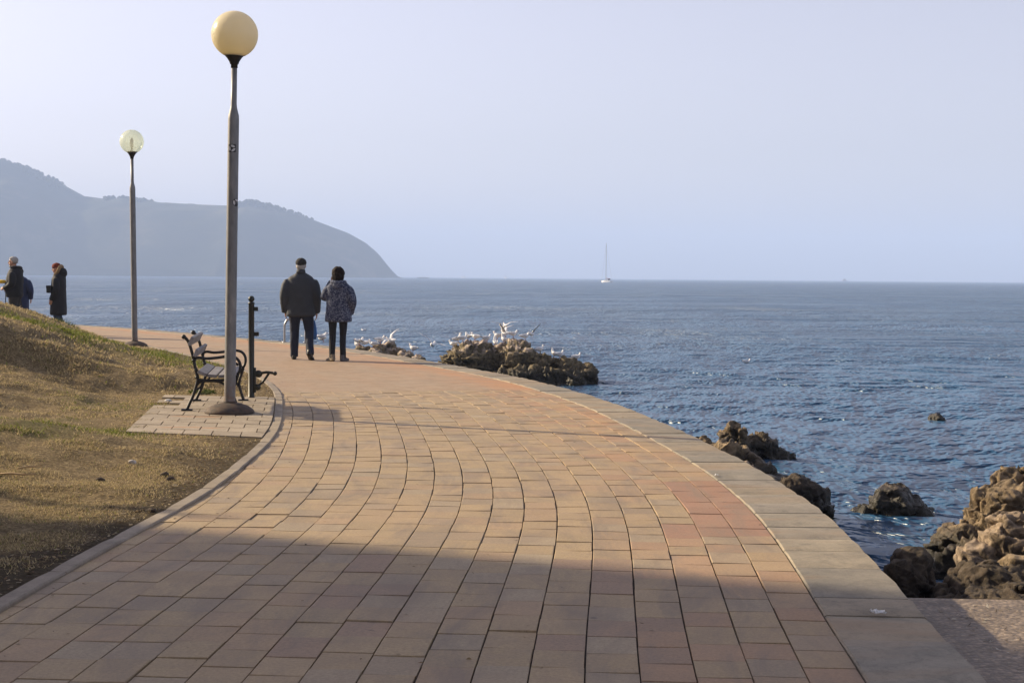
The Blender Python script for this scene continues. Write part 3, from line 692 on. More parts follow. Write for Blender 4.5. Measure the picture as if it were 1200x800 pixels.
# --- building added out of view up the left bank to shade the near paving
def building():
    x1, y1 = -20.2, 17.15; L, Dp, Hh = 34.0, 12.0, 13.5; zb = .7
    t = thing('added_shade_hotel', 'added unseen cream hotel with green shutters that shades the near paving', 'building', (x1, y1, zb))
    b = bmesh.new(); box(b, (-Dp / 2, -L / 2, Hh / 2 - 1), (Dp, L, Hh + 2)); obj('wall', b, M['plaster'], t)
    b = bmesh.new(); v = [b.verts.new(p) for p in ((.5, .5, Hh), (.5, -L - .5, Hh), (-Dp - .5, -L - .5, Hh), (-Dp - .5, .5, Hh), (-Dp / 2, -4, Hh + 2.2), (-Dp / 2, -L + 4, Hh + 2.2))]
    for f in ((0, 1, 5, 4), (1, 2, 5), (2, 3, 4, 5), (3, 0, 4), (3, 2, 1, 0)): b.faces.new([v[i] for i in f])
    obj('roof', b, M['roof'], t)
    for fl in range(4):
        for k in range(9):
            yy = -2.4 - k * 3.6; zz = 1.9 + fl * 3.2
            b = bmesh.new(); box(b, (.03, yy, zz), (.08, 1.3, 1.7)); w = obj('window', b, M['boat_white'], t)
            b = bmesh.new(); box(b, (.075, yy, zz), (.02, 1.1, 1.5)); obj('pane', b, M['glass'], w)
            for sgn in (-1, 1):
                b = bmesh.new(); box(b, (.04, yy + sgn * 1.0, zz), (.06, .6, 1.7)); obj('shutter', b, M['shutter'], w)
building()
def cypress(x, y, h, r):
    z0 = t_h((y, float(KERB.x_at(y)) - x)); t = thing('added_shade_cypress', 'added unseen slim cypress that casts a thin strip of shade', 'tree', (x, y, z0 - .05))
    b = bmesh.new(); loft(b, [(0, 0, 0), (.02, 0, h * .4), (0, 0, h * .9)], [.09, .06, .015], 10); obj('trunk', b, M['bark'], t, True)
    V = []
    for _ in range(9000):
        zz = random.random(); q = r * (math.sin(min(1, zz * 1.25 + .12) * math.pi) ** .7 * .9 + .08) * math.sqrt(random.random()); a = random.uniform(0, 6.28)
        c = Vector((q * math.cos(a), q * math.sin(a), .35 + zz * (h - .4))); d = Vector((random.gauss(0, .4), random.gauss(0, .4), 1)).normalized() * .12; e = Vector((random.gauss(0, 1), random.gauss(0, 1), 0)).normalized() * .03
        V += [c - e, c + e, c + d]
    mesh_np('crown', [tuple(v) for v in V], np.arange(len(V)).reshape(-1, 3), M['leaf'], t)
cypress(-12.7, 14.3, 4.7, .24)  # added tree out of view, placed so a narrow shadow crosses the paving
#PART2
# ================================================================== ROCKS
def rock(name, label, lobes, mat, vox=0.03, amp=0.09, seed=0, group=None, fine=1.0, cat='rock'):
    c0 = Vector(lobes[0][0]); bm = bmesh.new()
    rg = random.Random(seed * 13 + 5)
    for c, r in lobes:
        n0 = len(bm.verts); ball(bm, Vector(c) - c0, r, 26); bm.verts.ensure_lookup_table(); cc = Vector(c) - c0
        planes = []
        for _ in range(13):
            n = Vector((rg.gauss(0, 1), rg.gauss(0, 1), rg.gauss(0, .8))).normalized(); planes.append((n, rg.uniform(.62, .9)))
        for v in bm.verts[n0:]:
            u = Vector(((v.co[k] - cc[k]) / r[k] for k in range(3)))
            for n, o_ in planes:
                d = u.dot(n) - o_
                if d > 0: u -= n * d
            v.co = cc + Vector((u[k] * r[k] * 1.12 for k in range(3)))
    def wr(co, no):
        g = co + np.array(c0); k = 1.0
        big = fbm(g * 1.7, 3, seed + 1); rid = fbm(g * 3.6, 4, seed + 2, ridged=True); fn = fbm(g * 11, 4, seed + 3, ridged=True)
        st_ = ((g[:, 2] + .16 * big + .3 * g[:, 0] + .1 * g[:, 1]) * 6.5) % 1; step = st_ ** 1.5 * 1.6 - .6
        n2 = fbm(g * 2.6 + 31, 3, seed + 12); crack = np.exp(-(n2 / .05) ** 2); n3 = fbm(g * 6.5 + 11, 3, seed + 15); crack2 = np.exp(-(n3 / .06) ** 2)
        d = amp * (.9 * big + .75 * rid + .4 * fine * fn + .55 * step - .9 * crack - .35 * crack2)
        d2 = fbm(g * 2.3 + 9, 3, seed + 7)
        co = co + no * d[:, None]; co[:, 0] += amp * .8 * d2
        return co
    o = remeshed(name, bm, vox, mat, None, 1, wr); o.location = c0
    n = len(o.data.polygons); o.data.polygons.foreach_set('use_smooth', np.ones(n, bool))
    return tag(o, label, cat, group)
WZ = WATER_Z
def P(px, py, Y): return tuple(at(px, py, Y))
G1 = 'rocks in the water along the wall'
# big gull rock, two joined masses
def gull_rock():
    Y = 36.0
    L = [((-.95, Y, -.72), (.62, .9, .60)), ((-.35, Y + .3, -.72), (.55, .9, .52)), ((-1.2, Y - .2, -.8), (.42, .7, .58)), ((.15, Y - .2, -.72), (.55, .85, .55)), ((.6, Y - .4, -.92), (.6, .8, .46)), ((1.0, Y - .6, -1.08), (.6, .8, .46)),
         ((1.45, Y - .7, -1.0), (.5, .7, .46)), ((1.72, Y - .7, -1.04), (.3, .6, .42)), ((.2, Y - 1.5, -1.15), (.9, .7, .48)), ((1.1, Y - 1.6, -1.2), (.7, .6, .48))]
    return rock('boulder', 'big craggy brown rock crowded with gulls, streaked white on top', L, M['rock_gull'], .034, .16, 11, G1)
GULL_ROCK = gull_rock()
SMALLROCK = rock('boulder', 'low dark rock with gulls, left of the short stake behind the wall', [((-2.75, 34.2, -.42), (.5, .5, .38)), ((-2.35, 33.9, -.55), (.34, .5, .34)), ((-3.35, 34.5, -.44), (.4, .4, .32)), ((-3.9, 35.0, -.5), (.3, .3, .3))], M['rock_gull'], .035, .07, 21, G1)
FLATROCK = rock('boulder', 'flat pale rubble rock with one gull, right of the short stake', [((-2.0, 31.5, -.40), (.3, .4, .25)), ((-1.72, 31.3, -.48), (.22, .35, .25)), ((-2.32, 31.8, -.40), (.24, .3, .22)), ((-1.95, 31.5, -.8), (.5, .5, .4))], M['rock_gull'], .03, .06, 23, G1)
# group by the wall, middle right
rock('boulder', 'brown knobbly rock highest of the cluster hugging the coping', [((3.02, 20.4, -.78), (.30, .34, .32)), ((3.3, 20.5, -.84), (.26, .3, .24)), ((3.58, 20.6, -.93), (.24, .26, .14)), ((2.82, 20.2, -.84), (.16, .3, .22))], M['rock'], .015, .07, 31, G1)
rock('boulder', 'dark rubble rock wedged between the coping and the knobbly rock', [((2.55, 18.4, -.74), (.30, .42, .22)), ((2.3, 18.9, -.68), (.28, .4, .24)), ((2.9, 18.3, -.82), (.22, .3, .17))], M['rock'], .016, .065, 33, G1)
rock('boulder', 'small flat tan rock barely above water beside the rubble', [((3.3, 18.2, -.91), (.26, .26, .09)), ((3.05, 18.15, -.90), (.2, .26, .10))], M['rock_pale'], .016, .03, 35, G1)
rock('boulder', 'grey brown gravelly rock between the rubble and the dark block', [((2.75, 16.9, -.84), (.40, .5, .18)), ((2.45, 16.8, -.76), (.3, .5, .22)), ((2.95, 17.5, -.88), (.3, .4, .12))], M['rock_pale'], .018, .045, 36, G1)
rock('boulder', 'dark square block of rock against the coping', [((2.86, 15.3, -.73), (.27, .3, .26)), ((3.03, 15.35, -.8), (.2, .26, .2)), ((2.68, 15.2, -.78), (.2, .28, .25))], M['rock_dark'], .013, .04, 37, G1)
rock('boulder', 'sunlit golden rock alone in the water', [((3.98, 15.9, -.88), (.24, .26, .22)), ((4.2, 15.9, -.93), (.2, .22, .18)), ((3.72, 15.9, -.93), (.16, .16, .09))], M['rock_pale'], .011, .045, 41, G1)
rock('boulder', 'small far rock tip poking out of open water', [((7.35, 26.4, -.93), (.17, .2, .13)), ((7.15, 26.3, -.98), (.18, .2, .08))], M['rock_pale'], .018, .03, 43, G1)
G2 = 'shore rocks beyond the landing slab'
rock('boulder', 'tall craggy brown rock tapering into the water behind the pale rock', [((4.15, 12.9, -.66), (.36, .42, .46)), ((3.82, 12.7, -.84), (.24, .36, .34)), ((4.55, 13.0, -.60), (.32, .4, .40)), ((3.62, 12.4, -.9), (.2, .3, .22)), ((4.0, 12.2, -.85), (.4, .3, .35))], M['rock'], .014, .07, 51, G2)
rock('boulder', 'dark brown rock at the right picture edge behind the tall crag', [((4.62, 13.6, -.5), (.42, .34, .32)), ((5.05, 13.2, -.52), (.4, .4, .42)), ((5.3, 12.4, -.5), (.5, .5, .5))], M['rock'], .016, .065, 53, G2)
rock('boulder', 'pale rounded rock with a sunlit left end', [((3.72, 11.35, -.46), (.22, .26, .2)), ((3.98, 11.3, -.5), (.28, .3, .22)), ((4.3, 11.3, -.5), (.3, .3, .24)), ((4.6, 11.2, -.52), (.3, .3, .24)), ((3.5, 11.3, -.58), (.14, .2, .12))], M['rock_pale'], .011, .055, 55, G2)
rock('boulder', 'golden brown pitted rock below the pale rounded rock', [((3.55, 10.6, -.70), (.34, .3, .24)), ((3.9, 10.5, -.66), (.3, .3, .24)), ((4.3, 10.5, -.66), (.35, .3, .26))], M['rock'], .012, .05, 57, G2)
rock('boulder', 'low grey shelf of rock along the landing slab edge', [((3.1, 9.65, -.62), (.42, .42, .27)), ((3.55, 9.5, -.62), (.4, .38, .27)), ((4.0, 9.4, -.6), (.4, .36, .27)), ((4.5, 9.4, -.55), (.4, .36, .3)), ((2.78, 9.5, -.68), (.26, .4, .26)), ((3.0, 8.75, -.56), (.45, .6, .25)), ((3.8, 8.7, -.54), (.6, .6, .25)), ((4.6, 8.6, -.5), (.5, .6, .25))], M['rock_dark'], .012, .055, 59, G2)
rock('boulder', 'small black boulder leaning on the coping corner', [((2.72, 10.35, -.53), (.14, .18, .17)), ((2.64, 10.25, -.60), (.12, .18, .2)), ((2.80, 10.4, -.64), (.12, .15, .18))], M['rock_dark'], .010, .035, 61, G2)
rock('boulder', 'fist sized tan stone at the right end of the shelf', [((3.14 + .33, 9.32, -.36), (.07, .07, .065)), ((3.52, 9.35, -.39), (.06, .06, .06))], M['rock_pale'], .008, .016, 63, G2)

# ================================================================== LAMPS
def lamp(name, label, x, y, z0, tilt, glob, s=1.0, stickers=False, group='globe street lamps', ex=0.0):
    t = thing(name, label, 'street lamp', (x, y, z0), 0, group)
    b = bmesh.new(); lathe(b, [(.0, 0), (.26, 0), (.265, .012), (.25, .04), (.20, .075), (.13, .10), (.075, .112), (.0, .112)][1:-1]); obj('base_plate', b, M['rust'], t, True)
    def up(z): return (math.tan(tilt) * z, 0, z)
    b = bmesh.new(); loft(b, [up(.10), up(.12), up(1.5), up(3.12 + ex * .6), up(3.16 + ex * .6), up(3.24 + ex * .6), up(3.28 + ex * .6), up(3.68 + ex)], [.061, .060, .059, .0585, .056, .036, .0315, .0305], 28); p = obj('pole', b, M['galv'], t, True)
    b = bmesh.new(); loft(b, [up(.105), up(.13)], [.068, .066], 24); obj('rust_ring', b, M['rust'], t, True)
    b = bmesh.new(); gx = up(3.68 + ex)[0]; lathe(b, [(.036, 0), (.036, .035), (.045, .04), (.05, .06), (.075, .10), (.105, .135), (.108, .15), (.04, .152)], 32, (gx, 0, 3.66 + ex)); obj('collar', b, M['collar'], t, True)
    b = bmesh.new(); r = .246; bmesh.ops.create_uvsphere(b, u_segments=48, v_segments=32, radius=r); 
    gz = 3.78 + ex + r * .94; g = obj('globe', b, glob, t, True); g.location = (up(gz)[0], 0, gz)
    md = g.modifiers.new('wall', 'SOLIDIFY'); md.thickness = .006
    b = bmesh.new(); loft(b, [(0, 0, -.24), (0, 0, -.12), (0, 0, -.10), (0, 0, .03), (0, 0, .08)], [.022, .022, .032, .036, .012], 16); bb = obj('bulb', b, M['pebble'], g, True)
    if stickers:
        for z, ang, sq in ((2.81, -92, True), (2.24, -40, False)):
            a = R(ang); b = bmesh.new(); rr = .0607; w = .042
            def arc(u, v, off=0.0): th = a + u / rr; return Vector(((rr + off) * math.cos(th) + math.tan(tilt) * (z + v), (rr + off) * math.sin(th), z + v))
            gv = [[b.verts.new(arc(u, v)) for u in np.linspace(-w, w, 9)] for v in (-w, w)]
            if sq:
                for i in range(8): b.faces.new((gv[0][i], gv[0][i + 1], gv[1][i + 1], gv[1][i]))
                stk = obj('sticker', b, M['sticker_dark'], t)
            else:
                b.free(); b = bmesh.new(); ring = [arc(w * math.cos(q), w * math.sin(q)) for q in np.linspace(0, 2 * math.pi, 25)[:-1]]; vs = [b.verts.new(q) for q in ring]; c = b.verts.new(arc(0, 0))
                for i in range(24): b.faces.new((c, vs[i], vs[(i + 1) % 24]))
                stk = obj('sticker', b, M['sticker_dark'], t)
            b = bmesh.new()
            for k in range(3 if sq else 2):       # abstract pale roundel
                q0 = k * 2.1 + .3; pts = [(.85 * w * math.cos(q), .85 * w * math.sin(q)) for q in np.linspace(q0, q0 + 1.75, 9)]; inn = [(.32 * w * math.cos(q), .32 * w * math.sin(q)) for q in np.linspace(q0 + .25, q0 + 1.5, 9)]
                va = [b.verts.new(arc(u, v, .0012)) for u, v in pts]; vb = [b.verts.new(arc(u, v, .0012)) for u, v in inn]
                for i in range(8): b.faces.new((va[i], va[i + 1], vb[i + 1], vb[i]))
            obj('sticker_mark', b, M['sticker_white'], stk)
    return t
L1 = at(269, 483.5, z=.03); lamp('street_lamp', 'tall grey lamp post with amber opal globe standing beside the bench', L1.x, L1.y, .028, R(.75), M['globe'], 1, True)
L2 = at(158, 405, z=.02); lamp('street_lamp', 'farther lamp post with clear glassy globe at the foot of the bank', L2.x, L2.y, t_h((L2.y, KERB.x_at(L2.y) - L2.x)) - .01 if KERB.x_at(L2.y) > L2.x + .1 else .0, R(-.75), M['globe2'], ex=.21)

# ================================================================== BENCH
def bench():
    A = at(219, 480.7, z=.03); B = at(229.8, 469.3, z=.03); d = (B - A); L = d.length
    t = thing('park_bench', 'park bench of weathered grey slats on black cast iron frames', 'bench', (A.x, A.y, .028), math.atan2(-d.x, d.y))
    for yy in (0.0, L):
        b = bmesh.new(); Q = lambda pts: [(u, yy, w) for u, w in pts]
        tb = lambda pts, r, n=5: loft(b, smooth_path(Q(pts), n), [r] * ((len(pts) - 1) * n + 1), 10, ref=(0, 1, 0))
        tb([(0.0, .012), (.035, .09), (.07, .17), (.10, .27), (.115, .34), (.107, .40), (.088, .47), (.06, .61), (.018, .745), (-.028, .80)], .017)
        ball(b, (-.032, yy, .80), .026, 12)
        tb([(.11, .335), (.20, .325), (.32, .325), (.44, .335), (.52, .36), (.55, .38)], .018)
        tb([(.10, .27), (.13, .30), (.18, .325)], .012)
        tb([(.085, .22), (.14, .25), (.17, .30), (.20, .32)], .012)
        tb([(.28, .322), (.36, .305), (.42, .27), (.46, .22), (.485, .17)], .013)
        tb([(.545, .39), (.525, .32), (.50, .24), (.50, .16), (.525, .08), (.545, .012)], .017)
        tb([(.085, .565), (.13, .575), (.21, .565), (.33, .575), (.44, .59), (.52, .575), (.565, .52), (.568, .45), (.54, .39), (.49, .355), (.445, .37), (.435, .41), (.46, .435), (.487, .415)], .0165)
        for u in (.0, .545): box(b, (u, yy, .008), (.12, .055, .022), None, .006)
        for u, w in ((.075, .545), (.098, .44), (.11, .36)): ball(b, (u, yy, w), (.024, .022, .02), 10)
        obj('end_frame', b, M['iron'], t, True)
    for u, w, ang, ww in ((.045, .755, 66, .10), (.098, .625, 68, .085), (.165, .405, -22, .10), (.27, .378, -6, .095), (.385, .375, 4, .095), (.49, .395, 10, .08)):
        b = bmesh.new(); box(b, (u, L / 2, w), (ww, L + .10, .034), Matrix.Rotation(R(-ang), 3, 'Y'), .005); obj('back_slat' if w > .5 else 'seat_slat', b, M['slat'], t)
    return t
bench()
def signpost():
    A = at(294.5, 466.5, z=.02); t = thing('iron_post', 'dark iron post with a ball finial and side bracket behind the bench', 'post', (A.x, A.y, .01), 0)
    b = bmesh.new(); loft(b, [(0, 0, 0), (0, 0, .03), (0, 0, .035), (0, 0, 1.14), (0, 0, 1.15), (0, 0, 1.17)], [.042, .042, .036, .035, .042, .03], 18); obj('shaft', b, M['iron_post'], t, True)
    b = bmesh.new(); ball(b, (0, 0, 1.205), .038, 16); obj('finial', b, M['iron_post'], t, True)
    for z, w in ((1.085, .05), (.785, .06), (.775, -.045)):
        if w > 0:
            b = bmesh.new(); box(b, (.03 + w / 2, 0, z), (w, .04, .05), None, .006); obj('lug', b, M['iron_post'], t)
    b = bmesh.new()
    loft(b, smooth_path([(.03, 0, .33), (.10, 0, .315), (.19, 0, .325), (.285, 0, .312)], 5), [.02] * 6 + [.017] * 10, 10, ref=(0, 1, 0)); ball(b, (.285, 0, .312), .026, 12)
    loft(b, smooth_path([(.21, 0, .31), (.17, 0, .25), (.12, 0, .19), (.05, 0, .15)], 5), [.015] * 16, 10, ref=(0, 1, 0))
    ball(b, (.085, 0, .305), (.05, .03, .045), 14); ball(b, (.075, 0, .145), (.04, .03, .04), 14); box(b, (.045, 0, .23), (.02, .05, .30), None, .004)
    obj('bracket', b, M['iron_post'], t, True)
signpost()
def ladder_rail():
    Y = 34.3; A = at(331.5, 402, z=0); B = at(357, 402, z=0); t = thing('ladder_handrail', 'arched steel swim ladder handrail at the water edge', 'handrail', (A.x, A.y + .25, 0.0), 0)
    w = B.x - A.x
    b = bmesh.new(); pts = smooth_path([(0, 0, -.1), (0, 0, .30), (.01, 0, .42), (.08, 0, .52), (w / 2, 0, .55), (w - .08, 0, .52), (w - .01, 0, .42), (w, 0, .30), (w, 0, -.1)], 6)
    loft(b, pts, [.024] * len(pts), 12, ref=(0, 1, 0)); obj('hoop', b, M['steel'], t, True)
    for x in (0, w):
        b = bmesh.new(); lathe(b, [(.055, .0), (.055, .012), (.03, .02)], 16, (x, 0, .008)); obj('foot_flange', b, M['steel'], t, True)
ladder_rail()
A = at(464, 417, z=-.55); b = bmesh.new(); loft(b, [(0, 0, -.5), (0, 0, -.1), (0, 0, .27), (0, 0, .275)], [.042, .042, .038, .03], 12)
o = obj('mooring_stake', b, M['rust'], None, True); o.location = (A.x, 33.0, -.42); tag(o, 'short dark stake standing between the low gull rocks', 'stake')

# ================================================================== PEOPLE
def hand(bm, wrist, d, palm_n, r=1.0, curl=.35, thumb=1):
    """palm with five separate bent fingers; d: pointing direction, palm_n: palm normal"""
    d = Vector(d).normalized(); n = Vector(palm_n); n = (n - d * n.dot(d)).normalized(); s = d.cross(n); w = Vector(wrist)
    loft(bm, [w - d * .01, w + d * .03, w + d * .07, w + d * .092], [(.026 * r, .019), (.036 * r, .017), (.042 * r, .015), (.038 * r, .011)], 12, ref=s)
    for k, (o, ln) in enumerate(((-.030, .066), (-.010, .076), (.010, .071), (.029, .056))):
        b0 = w + d * .08 + s * o * r; cd = d; pts = [b0]
        for j, fr in enumerate((.45, .3, .25)):
            cd = (cd + n * curl * (.6 + .5 * j)).normalized(); pts.append(pts[-1] + cd * ln * fr)
        loft(bm, pts, [.0092, .0088, .008, .0062], 8, ref=s)
    b0 = w + d * .022 + s * (-.028) * thumb
    p1 = b0 + (d * .5 - s * thumb * .75 + n * .3).normalized() * .034; p2 = p1 + (d * .85 - s * thumb * .25 + n * .45).normalized() * .03
    loft(bm, [b0, p1, p2], [.013, .0105, .0078], 8, ref=s)
def head_shape(bm, c, yaw=0, s=1.0):
    """c: head centre; faces local +y turned by yaw"""
    Rm = Matrix.Rotation(yaw, 3, 'Z'); f = lambda x, y, z: Vector(c) + Rm @ Vector((x * s, y * s, z * s))
    ball(bm, f(0, -.012, .02), (.076 * s, .096 * s, .098 * s), 22, Rm); ball(bm, f(0, .022, -.045), (.06 * s, .068 * s, .075 * s), 18, Rm); ball(bm, f(0, .052, -.092), (.028 * s, .026 * s, .022 * s), 12, Rm)
    loft(bm, [f(0, .08, .02), f(0, .096, -.012), f(0, .112, -.032), f(0, .086, -.042)], [.009 * s, .012 * s, .016 * s, .010 * s], 10)
    for q in (-1, 1):
        ball(bm, f(q * .077, -.012, -.008), (.012 * s, .02 * s, .032 * s), 10, Rm); ball(bm, f(q * .034, .074, .026), (.022 * s, .012 * s, .009 * s), 10, Rm)
    ball(bm, f(0, .086, -.062), (.023 * s, .010 * s, .008 * s), 10, Rm)
    return f
def eyes(par, f, s=1.0):
    for q in (-1, 1):
        b = bmesh.new(); ball(b, f(q * .031, .083, .008), .0095 * s, 10); obj('eye', b, M['eye'], par, True)
def leg_tube(bm, L, extra=0.0, down=0.0, k=1.0):
    hip, knee, ank = [Vector(p) for p in L[:3]]
    mid1 = hip.lerp(knee, .5); mid2 = knee.lerp(ank, .38) + Vector((0, -.015, 0)); end = ank.lerp(ank + (ank - knee).normalized() * .1, down)
    e = extra; loft(bm, [hip + Vector((0, 0, .06)), hip, mid1, knee, mid2, end], [(.088 * k + e, .095 * k + e), (.09 * k + e, .098 * k + e), (.072 * k + e, .076 * k + e), (.053 * k + e, .056 * k + e), (.048 * k + e, .054 * k + e), (.036 * k + e * 1.5, .04 * k + e * 1.5)], 16)
def shoe(bm, ank, yaw, pitch, k=1.0):
    """pitch>0: heel raised"""
    Rm = Matrix.Rotation(yaw, 3, 'Z') @ Matrix.Rotation(-pitch, 3, 'X'); f = lambda x, y, z: Vector(ank) + Rm @ Vector((x, y, z))
    loft(bm, [f(0, -.075, -.045), f(0, -.04, -.045), f(0, .05, -.05), f(0, .12, -.056), f(0, .17, -.062), f(0, .195, -.066)], [(.026, .03), (.036, .042), (.04, .04), (.046, .031), (.04, .024), (.02, .014)], 14, power=2.6)
    loft(bm, [f(0, -.03, .03), f(0, -.02, -.03)], [.042, .044], 12)
def wrinkle(amp, sc, seed):
    def w(co, no):
        g = co * np.array([1, 1, .75]); n = fbm(g * sc, 3, seed, ridged=True) * .6 + fbm(g * sc * .45 + 5, 2, seed + 3)
        return co + no * (n * amp)[:, None]
    return w
def person(label, loc, rotz, H, legs, arms, jacket, jmat, tmat, smat, headc, yaw, pitches=(0, 0), yaws=(0, 0), sl=.009, k=1.0, hands=None, leg_extra=.016, group=None, hem_open=None):
    """jacket: list of (z, rx, ry, yoff) rings top to hem"""
    t = thing('person', label, 'person', loc, rotz, group); t.scale = (H / 1.75,) * 3
    bm = bmesh.new(); f = head_shape(bm, headc, yaw); hc = Vector(headc)
    loft(bm, [hc + Vector((0, -.02, -.04)), hc + Vector((0, -.03, -.12)), (0, -.02, 1.44), (0, 0, 1.36)], [.056, .056, .07, .10], 16)
    loft(bm, [(0, 0, .86), (0, 0, .95), (0, .005, 1.08), (0, .01, 1.25), (0, 0, 1.38), (0, -.01, 1.45)], [(.15, .10), (.165, .115), (.14, .10), (.165, .115), (.17, .105), (.09, .07)], 20)
    for L in legs: leg_tube(bm, L)
    for i, (L, A) in enumerate(zip(legs, arms)):
        loft(bm, smooth_path(A[:3], 4), list(np.linspace(.048, .036, 5)) + list(np.linspace(.036, .026, 5))[1:], 12)
        a = Vector(L[2]); shoe(bm, a, yaws[i], pitches[i])
    hd = hands or [((0, .1, -1), (1, 0, 0)), ((0, .1, -1), (-1, 0, 0))]
    for i, A in enumerate(arms): hand(bm, A[2], hd[i][0], hd[i][1], thumb=(1 if i == 0 else -1))
    remeshed('body', bm, .0075, M['skin'], t, 1)
    eyes(t, f)
    # trousers
    bm = bmesh.new(); loft(bm, [(0, 0, .80), (0, 0, .92), (0, .005, 1.06)], [(.165, .12), (.18, .132), (.155, .115)], 20)
    for L in legs: leg_tube(bm, L, leg_extra, .35, k)
    remeshed('trousers', bm, .013, tmat, t, 2, wrinkle(.007, 9, 5))
    for i, L in enumerate(legs):
        b = bmesh.new(); shoe(b, Vector(L[2]) + Vector((0, 0, .0)), yaws[i], pitches[i])
        for v in b.verts: v.co = Vector(L[2]) + (v.co - Vector(L[2])) * 1.12 + Vector((0, 0, .004))
        remeshed('shoe', b, .01, smat[i] if isinstance(smat, (list, tuple)) else smat, t, 1)
    # jacket with sleeves
    bm = bmesh.new(); loft(bm, [(0, r[3], r[0]) for r in jacket], [(r[1], r[2]) for r in jacket], 28, power=2.3)
    for A in arms:
        pts = smooth_path(A[:3], 5); n = len(pts); d = (Vector(A[2]) - Vector(A[1])).normalized(); pts[-1] = pts[-1] + d * .012; pts = [Vector((A[0][0] * .45, A[0][1], A[0][2] - .01)), Vector((A[0][0] * .8, A[0][1], A[0][2] - .005))] + pts[1:]; n = len(pts)
        loft(bm, pts, [.046 + sl + .030 * (1 - i / (n - 1)) + .008 * math.sin(i / (n - 1) * 3.1) - (.045 if i == 0 else .032 if i == 1 else .014 if i == 2 else 0) for i in range(n)], 16)
    jk = remeshed('jacket', bm, .0135, jmat, t, 9, wrinkle(.011, 7, 8))
    return t, f, jk
# --- man walking away
A = at(352.5, 421.3, z=0); 
mj = [(1.515, .05, .05, -.03), (1.50, .085, .075, -.03), (1.465, .135, .10, -.02), (1.42, .205, .13, -.01), (1.33, .225, .16, 0), (1.18, .235, .175, .01), (1.0, .238, .175, .01), (.86, .242, .17, .005), (.765, .248, .168, 0), (.75, .235, .155, 0)]
man, f, jk = person('man walking away in a dark grey jacket and flat dark cap', (A.x, A.y, .0), R(3), 1.80,
    [[(-.10, 0, .88), (-.115, .08, .48), (-.125, .10, .085)], [(.10, 0, .88), (.145, .02, .49), (.175, -.20, .135)]],
    [[(-.21, -.01, 1.38), (-.278, -.04, 1.10), (-.268, .05, .84)], [(.21, -.01, 1.38), (.272, -.04, 1.10), (.268, .06, .83)]],
    mj, M['jacket_olive'], M['navy'], M['shoe'], (0, .015, 1.632), 0, (0, .5), (.12, -.2), .014, 1.08, leg_extra=.02)
b = bmesh.new(); ball(b, f(0, -.022, -.005), (.083, .088, .095), 18); remeshed('hair', b, .009, M['hair_white'], man, 1, wrinkle(.006, 40, 3))
b = bmesh.new(); ball(b, f(0, -.014, .05), (.096, .116, .084), 22); loft(b, [f(0, .07, .05), f(0, .12, .045), f(0, .155, .035)], [(.075, .012), (.065, .010), (.03, .006)], 14); remeshed('cap', b, .01, M['cap'], man, 1)
b = bmesh.new(); lathe(b, [(.062, 0), (.082, .0), (.076, .065), (.06, .07)], 24, (0, -.025, 1.492)); obj('collar', b, M['jacket_olive'], jk, True)
b = bmesh.new()
gv = [[b.verts.new((x + .008 * math.sin(z * 30 + x * 40), .012 * math.sin(x * 60) + y, z)) for x in np.linspace(-w, w, 6)] for y in (-.045, .045) for z, w in ((.0, .09), (.12, .115), (.25, .105), (.33, .06), (.40, .02))]
for s_ in (0, 5):
    for r_ in range(4):
        for c_ in range(5): b.faces.new((gv[s_ + r_][c_], gv[s_ + r_][c_ + 1], gv[s_ + r_ + 1][c_ + 1], gv[s_ + r_ + 1][c_]))
for r_ in range(4):
    for c_ in (0, 5): b.faces.new((gv[r_][c_], gv[r_ + 1][c_], gv[5 + r_ + 1][c_], gv[5 + r_][c_]))
for r_ in (0, 4):
    for c_ in range(5): b.faces.new((gv[r_][c_], gv[r_][c_ + 1], gv[5 + r_][c_ + 1], gv[5 + r_][c_]))
o = obj('plastic_bag', b, M['bag_blue'], None, True); o.scale = (.42, .6, .85); o.location = (A.x + .222, A.y + .12, .36); tag(o, 'light blue plastic bag hanging from the walking man\'s right hand', 'bag')
# --- woman walking away
A = at(396.5, 423, z=0)
wj = [(1.50, .05, .05, -.03), (1.485, .095, .085, -.04), (1.45, .14, .105, -.03), (1.40, .20, .13, -.015), (1.28, .215, .15, 0), (1.12, .215, .155, .01), (.95, .228, .165, .01), (.80, .245, .17, .005), (.745, .248, .168, 0), (.73, .235, .155, 0)]
wom, f, jk = person('woman walking away in a navy floral jacket holding a hand to her ear', (A.x, A.y, .0), R(2), 1.66,
    [[(-.10, 0, .88), (-.11, .03, .48), (-.115, -.03, .09)], [(.09, 0, .88), (.08, .04, .48), (.085, .0, .085)]],
    [[(-.18, 0, 1.37), (-.26, .06, 1.17), (-.145, .16, 1.47)], [(.18, 0, 1.37), (.265, -.10, 1.12), (.225, .09, .90)]],
    wj, M['floral'], M['black_jeans'], [M['shoe_beige'], M['shoe_grey']], (0, .01, 1.605), 0, (.12, 0), (.55, -.35), .008, .92, hands=[((.15, -.2, 1), (1, -.3, 0)), ((-.2, .5, -.7), (-1, 0, 0))], leg_extra=.012)
b = bmesh.new(); ball(b, f(0, -.025, .028), (.116, .122, .118), 22); ball(b, f(0, -.045, -.045), (.108, .09, .085), 18); remeshed('hair', b, .01, M['hair_dark'], wom, 8, wrinkle(.022, 22, 3))
b = bmesh.new(); loft(b, smooth_path([(-.10, .02, 1.475), (-.09, -.08, 1.465), (0, -.14, 1.45), (.09, -.08, 1.465), (.10, .02, 1.475)], 5), [(.03, .055)] * 21, 12, ref=(0, 0, 1)); ball(b, (0, -.14, 1.40), (.10, .045, .075), 16); remeshed('hood', b, .012, M['floral'], jk, 2, wrinkle(.008, 12, 5))
